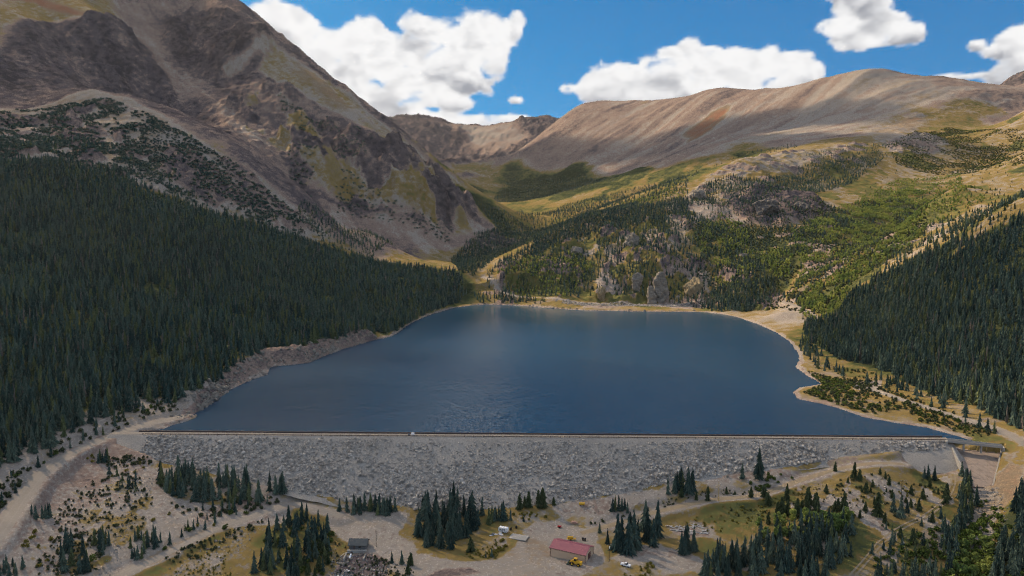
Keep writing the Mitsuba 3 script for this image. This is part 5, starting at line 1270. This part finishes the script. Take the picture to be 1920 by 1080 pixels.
def vehicle(key, pos, ang, paint_, label, category, bed):
    p = np.array(pos)
    p[2] = float(ground(p[0], p[1]))
    vx, vy, vz = rz_basis(ang)
    g = lambda x, y, z: p + vx * x + vy * y + vz * z  # noqa: E731
    low = [(-2.4, .45), (2.35, .45), (2.45, .75), (2.3, 1.0), (1.0, 1.12), (-2.45, 1.12), (-2.5, .7)]
    cab = [(-.5, 1.1), (1.05, 1.1), (.45, 1.72), (-.35, 1.75)] if bed else [(-2.2, 1.1), (1.1, 1.1), (.4, 1.68), (-1.7, 1.70)]
    put(key + '__body', prism(low, 1.8, g(0, .9, 0), vx, vz, -vy), paint_)
    put(key + '__cabin', prism(cab, 1.5, g(0, .75, 0), vx, vz, -vy), 'glass_dark')
    x0, x1 = (-.36, .46) if bed else (-1.7, .42)
    put(key + '__roof', box((x1 - x0, 1.52, .07), g((x0 + x1) / 2, 0, 1.76), ang), paint_)
    if bed:
        put(key + '__bed', box((1.75, 1.5, .12), g(-1.5, 0, 1.20), ang), 'white_paint' if paint_ == 'white_paint' else 'grey_paint')
    for x in (-1.45, 1.45):
        for s in (-1, 1):
            put(key + '__wheel', rod(g(x, s * .68, .36), g(x, s * .93, .36), .36, sides=14), 'tyre')
    for s in (-1, 1):
        put(key + '__headlight', box((.06, .3, .16), g(2.40, s * .62, .8), ang), 'white_paint')
    tag(key, label, category)


vehicle('parked_car', SPOT['car'], .25, 'grey_paint', 'dark grey car parked on the gravel lot by the lake on the right', 'car', False)
vehicle('pickup_truck', SPOT['pickup'], -.5, 'white_paint', 'white pickup truck among the trees right of the shed', 'truck', True)
q = np.array(SPOT['red'])
z = float(ground(q[0], q[1]))
put('utility_cart__box', box((1.9, 1.1, .6), (q[0], q[1], z + .75), -.3), 'red_paint')
put('utility_cart__drawbar', rod((q[0] + .9, q[1] - .3, z + .5), (q[0] + 1.9, q[1] - .6, z + .4), .06), 'red_paint')
for _s in (-1, 1):
    put('utility_cart__wheel', rod((q[0] + .17 * _s, q[1] + .55 * _s, z + .35), (q[0] + .23 * _s, q[1] + .75 * _s, z + .35), .35, sides=12), 'tyre')
tag('utility_cart', 'small dark red cart standing alone on the gravel yard', 'cart')
q = np.array(SPOT['pink'])
z = float(ground(q[0], q[1]))
for _i in range(3):
    for _j in range(2):
        for _k in range(2):
            if _k == 1 and _i == 2:
                continue
            put('stone_stack__block', box((1.1, .8, .55), (q[0] + (_i - 1) * 1.14 + .05 * _k, q[1] + (_j - .5) * .85, z + .28 + _k * .56), .08 * _k), 'pink_stone')
tag('stone_stack', 'stack of pinkish stone blocks at the edge of the yard', 'stone stack')
q = np.array(SPOT['tank'])
z = float(ground(q[0], q[1]))
put('fuel_tank__cylinder', joined([rod((q[0] - 1.6, q[1], z + 1.2), (q[0] + 1.6, q[1] - .3, z + 1.2), .75, sides=18)]), 'yellow_paint')
for _s in (-1, 1):
    put('fuel_tank__cradle', box((.25, 1.3, .7), (q[0] + _s, q[1] - .15 - .1 * _s, z + .35), -.1), 'rail_steel')
tag('fuel_tank', 'yellow horizontal tank among bushes at the foot of the dam', 'tank')
q = np.array(SPOT['boom'])
z = float(ground(q[0], q[1]))
put('yellow_trailer__tank', rod((q[0] - 1.6, q[1], z + 1.5), (q[0] + 1.3, q[1] - .3, z + 1.5), .6, sides=14), 'yellow_paint')
put('yellow_trailer__frame', joined([box((4.6, 1.3, .2), (q[0] + .3, q[1] - .2, z + .75), -.1), rod((q[0] + 2.3, q[1] - .4, z + .8), (q[0] + 2.9, q[1] - .4, z + 2.1), .1)]), 'yellow_paint')
for _s in (-1, 1):
    put('yellow_trailer__wheel', rod((q[0], q[1] - .2 + _s * .6, z + .4), (q[0], q[1] - .2 + _s * .85, z + .4), .4, sides=12), 'tyre')
tag('yellow_trailer', 'yellow tank trailer half hidden behind the shed roof', 'trailer')
# pale debris heap
for _i in range(70):
    x, y = in_poly(DEBRIS, 1)[0]
    w_, d_ = rng.uniform(.6, 2.4), rng.uniform(.4, .9)
    m = box((w_, d_, .22), (0, 0, 0), rng.uniform(-.4, .5))
    m.apply_transform(trimesh.transformations.rotation_matrix(rng.uniform(-.25, .25), [1, 0, 0]))
    m.apply_translation([x, y, float(ground(x, y)) + rng.uniform(.1, .5)])
    put('debris_heap__broken_slab', m, 'debris')
tag('debris_heap', 'heap of broken pale slabs in the orange grass right of the yard', 'debris heap')


def utility_pole(spot, h, mat, arms, label, r=.17, lamp=False):
    q = np.array(spot)
    z = float(ground(q[0], q[1]))
    k = 'utility_pole'
    n = 0
    while k in labels:
        n += 1
        k = f'utility_pole_{n:03d}'
    put(k + '__pole', rod((q[0], q[1], z - .5), (q[0], q[1], z + h), r, r * .62), mat)
    for i in range(arms):
        put(k + '__crossarm', box((2.4, .14, .16), (q[0], q[1] - .18, z + h - .5 - 1.1 * i)), mat)
        for s in (-1, -.45, .45, 1):
            put(k + '__insulator', rod((q[0] + s * 1.1, q[1] - .18, z + h - .42 - 1.1 * i), (q[0] + s * 1.1, q[1] - .18, z + h - .14 - 1.1 * i), .06, .04, 6), 'white_paint')
    if lamp:
        put(k + '__transformer', rod((q[0] + .1, q[1] - .42, z + h - 2.1), (q[0] + .1, q[1] - .42, z + h - 1.1), .26, sides=12), 'white_paint')
    tag(k, label, 'utility pole')


utility_pole(SPOT['pole_yellow'], 11, 'pole_yellow', 0, 'bare yellowish pole standing beside the dirt track')
utility_pole(SPOT['pole_toe'], 7.5, 'pole_yellow', 0, 'bare pale wooden pole at the left end of the central stand of conifers', .13)
utility_pole(SPOT['pole_hut'], 8.5, 'pole_dark', 0, 'bare dark pole right of the small hut', .14)
utility_pole(SPOT['pole_mound'], 11, 'pole_dark', 1, 'dark utility pole with a crossarm on the sunlit mound')
utility_pole(SPOT['pole_lamp'], 9, 'pole_dark', 1, 'dark utility pole with a pale transformer right of the shed', .15, True)


# ------------------------------------------------------------------ plants: unit shapes (height 1), then every stand and forest
def conifer(seed, tiers, spikes, radius, droop=.55, top=.97, low=.04, power=.85, dome=False, thin=0.0):
    r = np.random.default_rng(seed)
    V_, F_ = [], []
    n = 0
    for k in range(tiers):
        t = (k + r.uniform(-.25, .25)) / tiers
        z = low + (top - low) * max(t, 0)
        rad = radius * ((1 - max(t, 0)) ** power if not dome else math.sqrt(max(1 - (max(t, 0) * 1.25 - .25) ** 2, .02)))
        rad *= r.uniform(.8, 1.15)
        dz = (top - low) / tiers * 2.1 + .03
        a0 = r.uniform(0, 6.28)
        m = max(4, int(spikes * (1 - .4 * t)))
        ang = a0 + (np.arange(2 * m) + r.uniform(-.2, .2, 2 * m)) * math.pi / m
        long = r.uniform(.62, 1.18, 2 * m)
        if thin:
            long *= np.where(r.random(2 * m) < thin, .25, 1)
        rr = np.where(np.arange(2 * m) % 2 == 0, rad * long, rad * .42 * long)
        zz = z - rr * droop * np.where(np.arange(2 * m) % 2 == 0, r.uniform(.6, 1.2, 2 * m), .25)
        off = r.normal(0, radius * .05, 2)
        ring = np.c_[np.cos(ang) * rr + off[0], np.sin(ang) * rr + off[1], np.maximum(zz, .005)]
        V_.append(np.vstack([ring, [[off[0] * .5, off[1] * .5, min(z + dz, 1.0)]]]))
        i = np.arange(2 * m)
        F_.append(np.c_[i, (i + 1) % (2 * m), np.full(2 * m, 2 * m)] + n)
        n += 2 * m + 1
    return trimesh.Trimesh(np.vstack(V_), np.vstack(F_), process=False)


def leafy(seed, puffs, leaves, leaf, radius, z0, z1, open_=.55):
    """A crown of leaf clumps: small bent faces on and in a few loose balls."""
    r = np.random.default_rng(seed)
    V_, F_ = [], []
    n = 0
    zc = (z0 + z1) / 2
    for _ in range(puffs):
        d = r.normal(size=3)
        d /= np.linalg.norm(d)
        c = d * r.uniform(.2, 1) ** .5 * np.array([radius, radius, (z1 - z0) / 2]) * .72 + [0, 0, zc]
        pr = r.uniform(.32, .5) * radius
        for _ in range(leaves):
            u = r.normal(size=3)
            u /= np.linalg.norm(u)
            p = c + u * pr * r.uniform(open_, 1.05)
            nn = u * .7 + r.normal(0, .5, 3)
            nn /= np.linalg.norm(nn)
            a = np.cross(nn, r.normal(size=3))
            a /= np.linalg.norm(a)
            b = np.cross(nn, a)
            s = leaf * r.uniform(.6, 1.3)
            V_.append([p + a * s, p + b * s * .8 + nn * s * .2, p - a * s, p - b * s * .8])
            F_ += [[n, n + 1, n + 2], [n, n + 2, n + 3]]
            n += 4
    v = np.array(V_).reshape(-1, 3)
    v[:, 2] = np.maximum(v[:, 2], .01)
    return trimesh.Trimesh(v, np.array(F_), process=False)


def trunk(h, r, sides=6):
    return rod((0, 0, -.03), (0, 0, h), r, r * .3, sides)


NEAR = {
    'spruce': [(mikit.ply(conifer(10 + i, 15, 11, .20 + .02 * (i % 3), power=.9 + .05 * (i % 2), thin=.15), 'bsdf_needle' if i % 3 else 'bsdf_needle_dark'), mikit.ply(trunk(.9, .014), 'bsdf_bark')) for i in range(6)],
    'pine': [(mikit.ply(conifer(30 + i, 11, 13, .29 + .03 * (i % 2), droop=.22, power=.62, low=.05, thin=.2), 'bsdf_needle_pine'), mikit.ply(trunk(.8, .022), 'bsdf_bark')) for i in range(4)],
    'aspen': [(mikit.ply(leafy(40 + i, 12, 20, .07, .24, .22, 1.0), 'bsdf_leaf_aspen'), mikit.ply(trunk(.8, .012), 'bsdf_bark_pale')) for i in range(4)],
}


def shape(name, mesh, bsdf, **kw):
    scene['shape_' + name] = {'type': 'shapegroup', 'piece': mikit.ply(mesh, 'bsdf_' + bsdf, **kw)}


for _i in range(4):
    for _j, _tone in enumerate(('needle', 'needle_olive', 'needle_dark')):
        shape(f'spruce_mid_{_i}_{_j}', conifer(50 + _i, 10, 7, .18 + .025 * _i, thin=.12), _tone)
        shape(f'spruce_far_{_i}_{_j}', conifer(60 + _i, 6, 5, .23), _tone)
for _i in range(2):
    shape(f'snag_{_i}', conifer(70 + _i, 8, 5, .11, thin=.35), 'dead_wood')
    shape(f'pine_{_i}', conifer(72 + _i, 7, 7, .31, droop=.22, power=.62, low=.05, thin=.15), 'needle_pine')
    shape(f'krummholz_{_i}', leafy(75 + _i, 6, 6, .26, .75, .02, .8), 'needle')
    shape(f'aspen_{_i}', leafy(77 + _i, 8, 8, .11, .27, .15, 1.0), 'leaf_aspen')
    shape(f'aspen_{_i + 2}', leafy(80 + _i, 8, 8, .11, .30, .12, 1.0), 'leaf_aspen')
    for _c in ('dark', 'green', 'yellow', 'lime'):
        shape(f'brush_{_c}_{_i}', leafy(84 + _i, 7, 9, .22, .75, .02, .95), 'brush_' + _c)
BRUSH_NEAR = {c: [mikit.ply(leafy(90 + i, 9, 13, .17, .8, .02, 1.0), 'bsdf_brush_' + c) for i in range(3)] for c in ('dark', 'green', 'yellow', 'lime')}

# paved, wet and built places where nothing grows
KEEP_OUT = [LineString(l[:, :2]).buffer(h + .9) for _n, h, l in ROAD_LINES]
KEEP_OUT += [Polygon([A[:2], B[:2], D_[:2], A[:2] + D_[:2] - B[:2]]).buffer(2.5), Polygon([p[:2] for p in SPILL]).buffer(1.5), Polygon([(H[0] - 6, H[1] - 9), (H[0] + 6, H[1] - 9), (H[0] + 6, H[1] + 5), (H[0] - 6, H[1] + 5)]),
             Polygon(LAKE_POLY).buffer(1.0)]
KEEP_OUT = shapely.union_all(KEEP_OUT)
shapely.prepare(KEEP_OUT)


def poisson(poly, spacing, r):
    """Points about spacing apart: a shaken grid."""
    P = Polygon(poly).buffer(0)
    x0, y0, x1, y1 = P.bounds
    gx, gy = np.meshgrid(np.arange(x0, x1, spacing), np.arange(y0, y1, spacing * .87))
    gx = gx + (np.arange(gx.shape[0]) % 2)[:, None] * spacing / 2
    q = np.stack([gx.ravel(), gy.ravel()], -1) + r.uniform(-.42, .42, (gx.size, 2)) * spacing
    return q[shapely.contains_xy(P, q[:, 0], q[:, 1])]


def in_view(x, y, z, margin=1.06):
    f = y * math.cos(PITCH) - (z - EYE[2]) * math.sin(PITCH)
    u = y * math.sin(PITCH) + (z - EYE[2]) * math.cos(PITCH)
    return (np.abs(x) < .75 * f * margin) & (np.abs(u) < .422 * f * margin)


plants = []     # kind, zone, x, y, height, single label or None
for _zone, _kind, _sp, _h0, _h1, _cl, _poly in FORESTS:
    q = poisson(_poly, _sp, rng)
    if not len(q):
        continue
    dens = n2(q[:, 0], q[:, 1], 26 if _kind == 'aspen' else (34 if q[:, 1].mean() < 1500 else 60), 4, 91)
    keep = dens > _cl - .06 + rng.normal(0, .05, len(q)) if _cl else rng.random(len(q)) < .96
    keep &= np.abs(q[:, 0]) < .80 * q[:, 1] + 60
    q, dens = q[keep], dens[keep]
    q = q[~shapely.contains_xy(KEEP_OUT, q[:, 0], q[:, 1])]
    _tall = n2(q[:, 0], q[:, 1], 45, 2, 93)
    for (x, y), t in zip(q, _tall):
        h = _h0 + (_h1 - _h0) * float(np.clip(rng.beta(2, 2) * .8 + (t - .5) * .7 + .1, 0, 1.15))
        plants.append((_kind, _zone, x, y, h, None))
for _zone, _kind, _h0, _h1, _n, _poly in STANDS:
    for x, y in in_poly(_poly, _n):
        if not shapely.contains_xy(KEEP_OUT, x, y):
            plants.append((_kind, _zone, x, y, rng.uniform(_h0, _h1), None))
for _label, _kind, (x, y), h in SINGLES:
    plants.append((_kind, 'single', x, y, h, _label))
for _col, _h0, _h1, _n, _poly in BRUSH:
    for x, y in in_poly(_poly, _n):
        if not shapely.contains_xy(KEEP_OUT, x, y):
            plants.append(('brush_' + _col, 'brush', x, y, rng.uniform(_h0, _h1), None))

PX, PY_ = np.array([p[2] for p in plants]), np.array([p[3] for p in plants])
PZ = ground(PX, PY_)
PH = np.array([p[4] for p in plants])
DIST = np.sqrt(PX ** 2 + PY_ ** 2 + (PZ - EYE[2]) ** 2)
SHOWN = PH / DIST * in_view(PX, PY_, PZ + PH / 2, 1.0) + 10.0 * np.array([p[5] is not None for p in plants])
KIND = np.array([p[0] for p in plants])
ZONE = {     # look, where the stand is, group
    'left': ('spruce', 'the left forest edge', 'spruces at the lower edge of the left forest'),
    'right': ('spruce', 'the right forest edge', 'spruces at the lower edge of the right forest'),
    'knoll': ('spruce', 'the wood on the rocky knoll', 'spruces on the knoll'),
    'valley': ('spruce', 'the upper valley wood', 'spruces in the upper valley'),
    'hill': ('conifer', 'the golden hill', 'conifers on the meadow hill'),
    'aspens': ('green aspen', 'the aspens right of the knoll', 'aspens on the hillside'),
    'dam_left': ('dark spruce', 'the stand at the left dam foot', 'spruces at the left foot of the dam'),
    'toe_row': ('dark spruce', 'the row along the dam foot', 'row of spruces along the dam foot'),
    'centre': ('dark spruce', 'the central stand between dam and yard', 'spruces of the central stand'),
    'centre_pines': ('bushy pine', 'the pines behind the central stand', 'pines at the dam foot right of the central stand'),
    'left_bottom': ('dark conifer', 'the thick wood left of the hut', 'conifers of the wood left of the hut'),
    'wash_right': ('young spruce', 'the scrub by the lower road', 'young spruces right of the stony wash'),
    'wash_left': ('spruce', 'the clump left of the stony wash', 'spruces left of the stony wash'),
    'bank_left': ('slim spruce', 'the group under the wide gravel road', 'small spruces on the left gravel slope'),
    'corner_left': ('conifer', 'the bottom left corner group', 'small conifers in the bottom left corner'),
    'yard_right': ('dark spruce', 'the tall group beside the shed', 'tall spruces right of the shed'),
    'meadow_edge': ('broad spruce', 'the group below the debris heap', 'spruces below the debris heap'),
    'bottom_right': ('dark spruce', 'the wood below the debris heap', 'spruces at the bottom edge right of centre'),
    'dam_right': ('slim dark spruce', 'the gravel berm group', 'spruce group on the gravel berm'),
    'toe_gap': ('spruce', 'the group behind the gravel yard', 'small spruces behind the yard'),
    'dark_wood': ('dark spruce', 'the large lower wood', 'spruces of the large wood at the bottom right'),
    'dark_wood_pines': ('round pine', 'the large wood fringe', 'pines above the large wood'),
    'spill_strip': ('slim spruce', 'the strip of trees below the spillway', 'spruces below the spillway'),
    'right_edge': ('spruce', 'the wood at the lower right edge', 'spruces at the right edge'),
    'bottom_strip': ('spruce', 'the row under the two track path', 'small spruces under the two track path'),
    'mound': ('stout pine', 'the open sunlit mound', 'pines on the sunlit mound'),
    'mound_low': ('young spruce', 'the eroded slope below the mound', 'young spruces under the mound'),
    'berm': ('little pine', 'the gravel berm below the dam', 'little pines on the berm'),
    'wood_aspens': ('bright green aspen', 'the lower aspen thicket', 'aspens of the large wood'),
    'strip_aspens': ('yellowish aspen', 'the thicket below the spillway', 'aspens below the spillway'),
}
BRUSH_LABEL = {'brush_dark': ('dark shrub on bare ground', 'dark shrubs'), 'brush_green': ('green rounded shrub', 'green shrubs'),
               'brush_yellow': ('yellowish autumn shrub', 'yellow shrubs'), 'brush_lime': ('bright yellow green willow bush', 'bright willow bushes')}
STUFF = {'left': ('conifer_forest', 'dense dark conifer forest covering the left hillside'), 'right': ('conifer_forest_001', 'dense dark conifer forest on the steep slope at the right'),
         'knoll': ('conifer_forest_002', 'open spruce forest over the rocky knoll beyond the lake'), 'valley': ('conifer_forest_003', 'far conifer woods in the upper valley'),
         'hill': ('conifer_forest_004', 'scattered conifer groups on the golden hill at the right'), 'shoulder': ('dwarf_conifer_scrub', 'dark dwarf conifer scrub on the rocky shoulders of the left mountain'),
         'bushes': ('willow_scrub', 'low green willow scrub on the meadows and the right shore'), 'aspens': ('aspen_woods', 'light green aspen woods on the hillside right of the knoll'),
         'brush': ('ground_scrub', 'small shrubs dotted over the bare ground below the dam'), 'near': ('young_growth', 'young conifers between the larger trees below the dam')}
single = np.zeros(len(plants), bool)
for _kinds, _most in ((('spruce',), 300), (('pine',), 300), (('aspen',), 300), (('brush_dark', 'brush_green', 'brush_yellow', 'brush_lime'), 300)):
    idx = np.nonzero(np.isin(KIND, _kinds) & (SHOWN > 0))[0]
    single[idx[np.argsort(-SHOWN[idx])][:_most]] = True


# what sets each tree and shrub apart from its like: its size within its stand and its place in it
SIZE, PLACE, WHERE = {}, {}, {}
BEARING = PX / PY_
for _z in {p[1] for p in plants}:
    for _k in set(KIND[[i for i, p in enumerate(plants) if p[1] == _z]]):
        idx = np.array([i for i, p in enumerate(plants) if p[1] == _z and p[0] == _k and single[i]])
        if not len(idx):
            continue
        hq, bq, dq = np.quantile(PH[idx], [.33, .67]), np.quantile(BEARING[idx], [.2, .4, .6, .8]), np.quantile(DIST[idx], [.33, .67])
        for i in idx:
            SIZE[i] = ('small', 'middling', 'large')[int((PH[i] > hq).sum())]
            PLACE[i] = f"{('front', 'middle', 'back')[int((DIST[i] > dq).sum())]} {('far left', 'left', 'centre', 'right', 'far right')[int((BEARING[i] > bq).sum())]}"
LANDMARKS = [('near the outlet hut', H[:2]), ('near the tan shed', A[:2]), ('near the camper trailer', C_[:2]), ('below the wide road bend', np.array([-240, 365.])), ('by the stony wash', np.array([-195, 335.])),
             ('by the lower gravel road', np.array([-150, 335.])), ('at the left dam foot', np.array([-175, 388.])), ('in the bottom left corner', np.array([-235, 312.])), ('above the wide gravel road', np.array([-285, 395.])),
             ('near the spillway foot', np.array([268, 375.])), ('at the lower right edge', np.array([255, 322.])), ('on the sunlit mound', np.array([205, 372.])), ('beside the two track path', np.array([205, 335.])),
             ('near the yellowish pole', np.array([118, 373.])), ('near the debris heap', np.array([98, 348.])), ('below the gravel berm', np.array([160, 383.])), ('near the tall shed spruces', np.array([65, 335.]))]
for i in np.nonzero(single)[0]:
    if KIND[i].startswith('brush'):
        WHERE[i] = LANDMARKS[int(np.argmin([np.hypot(PX[i] - q[0], PY_[i] - q[1]) for _, q in LANDMARKS]))][0]


def placed(x, y, z, h, w, a):
    c, s = math.cos(a) * w * h, math.sin(a) * w * h
    return np.array([[c, -s, 0, x], [s, c, 0, y], [0, 0, h, z], [0, 0, 0, 1.0]])


_n_thing, _n_stuff = {}, {}
for i, (kind, zone, x, y, h, label) in enumerate(plants):
    z = float(PZ[i]) - .05
    M = placed(x, y, z, h, rng.uniform(.85, 1.2), rng.uniform(0, 6.28))
    if single[i]:
        base = 'shrub' if kind.startswith('brush') else kind + '_tree'
        c = _n_thing[base] = _n_thing.get(base, -1) + 1
        key = f'{base}_{c:03d}' if c else base
        if kind.startswith('brush'):
            scene[key] = {**BRUSH_NEAR[kind[6:]][i % 3], 'to_world': T(M)}
            look, group_ = BRUSH_LABEL[kind]
            tag(key, f'{SIZE[i]} {look}, {WHERE[i]}', 'shrub', f'{SIZE[i]} {group_}, {WHERE[i]}')
            continue
        crown, stem = NEAR[kind][i % len(NEAR[kind])]
        scene[key + '__crown'] = {**crown, 'to_world': T(M)}
        if DIST[i] < 620:
            scene[key + '__trunk'] = {**stem, 'to_world': T(M)}
        if label:
            tag(key, label, 'tree')
        else:
            look, where, group_ = ZONE[zone]
            sort = kind if kind in ('aspen', 'pine') else 'spruce'
            look = look if sort in look else look.replace('conifer', sort).replace('spruce', sort)
            tag(key, f'{SIZE[i]} {look} at the {PLACE[i]} of {where}', 'tree', f'{SIZE[i]} ones at the {PLACE[i]}, {group_}')
        continue
    skey = STUFF[zone if zone in STUFF else 'near'][0]
    c = _n_stuff[skey] = _n_stuff.get(skey, 0) + 1
    if kind == 'spruce':
        tone = int(rng.choice(3, p=(.5, .2, .3)))
        g = f'snag_{i % 2}' if rng.random() < .05 and zone in ('left', 'right', 'knoll') else (f'spruce_mid_{i % 4}_{tone}' if DIST[i] < 1150 else f'spruce_far_{i % 4}_{tone}')
    elif kind == 'dwarf':
        g = f'brush_dark_{i % 2}' if rng.random() < .8 else f'brush_green_{i % 2}'
    elif kind == 'willow':
        g = f'brush_{"dark" if rng.random() < .4 else "green"}_{i % 2}'
        M[:3, :3] *= np.array([1.5, 1.5, 1.0])
    elif kind.startswith('brush'):
        g = f'{kind}_{i % 2}'
    elif kind == 'aspen':
        g = f'aspen_{i % 4}'
    else:
        g = f'{kind}_{i % 2}'
    scene[f'{skey}__{c:05d}'] = {'type': 'instance', 'g': {'type': 'ref', 'id': 'shape_' + g}, 'to_world': T(M)}
for _k, (_key, _label) in STUFF.items():
    if _key in _n_stuff:
        tag(_key, _label, kind='stuff')


# ------------------------------------------------------------------ the air of the valley, and the clouds overhead whose shadows lie on the land
_top = float(GZ.max()) + 25
_low = float(GZ.min()) - 1
scene['haze_air'] = {'type': 'homogeneous', 'albedo': rgb(.95, .95, .95), 'sigma_t': HAZE_DENSITY, 'phase': {'type': 'hg', 'g': .35}}
scene['haze'] = {'type': 'cube', 'to_world': T().translate([0, 4700, (_top + _low) / 2]).scale([9000, 5000, (_top - _low) / 2]), 'bsdf': {'type': 'null'}, 'interior': {'type': 'ref', 'id': 'haze_air'}}
tag('haze', 'thin bluish haze in the valley air', kind='stuff')
scene['cloud_mist'] = {'type': 'homogeneous', 'albedo': rgb(.99, .99, .99), 'sigma_t': .0020, 'phase': {'type': 'hg', 'g': .8}}
scene['cloud_mist_thick'] = {'type': 'homogeneous', 'albedo': rgb(.99, .99, .99), 'sigma_t': .0065, 'phase': {'type': 'hg', 'g': .8}}
CLOUD_BASE = _top + 700


def cloud(seed, spots, thick):
    """A cumulus over the given ground spots (x, y, z, radius): lumps standing where the sun's rays to those spots pass."""
    r = np.random.default_rng(seed)
    parts = []
    for x, y, z, rad in spots:
        t = (CLOUD_BASE + 180 - z) / SUN[2]
        c = np.array([x, y, z]) + t * SUN
        m = trimesh.creation.icosphere(subdivisions=3, radius=1.0)
        v = m.vertices * np.array([rad, rad, thick * r.uniform(.85, 1.15)])
        v += m.vertices * ((meshkit.fbm(m.vertices * 1.7 + r.uniform(0, 50, 3), 4, seed) - .5) * rad * .55)[:, None]
        v[:, 2] = np.maximum(v[:, 2], -thick * .45)
        parts.append((trimesh.Trimesh(v + c, m.faces, process=False)))
    import manifold3d as mf
    solids = [mf.Manifold(mf.Mesh(np.asarray(p.vertices, np.float32), np.asarray(p.faces, np.uint32))) for p in parts]
    s = mf.Manifold.batch_boolean(solids, mf.OpType.Add)
    q = s.to_mesh()
    return trimesh.Trimesh(q.vert_properties[:, :3], q.tri_verts, process=False)


for _i, (_spots, _thick, _label) in enumerate(CLOUDS):
    k = 'cloud' if not _i else f'cloud_{_i:03d}'
    scene[k] = mikit.ply(cloud(500 + _i, _spots, _thick), {'type': 'null'}, interior={'type': 'ref', 'id': 'cloud_mist_thick' if _thick > 500 else 'cloud_mist'})
    tag(k, _label, 'cloud')
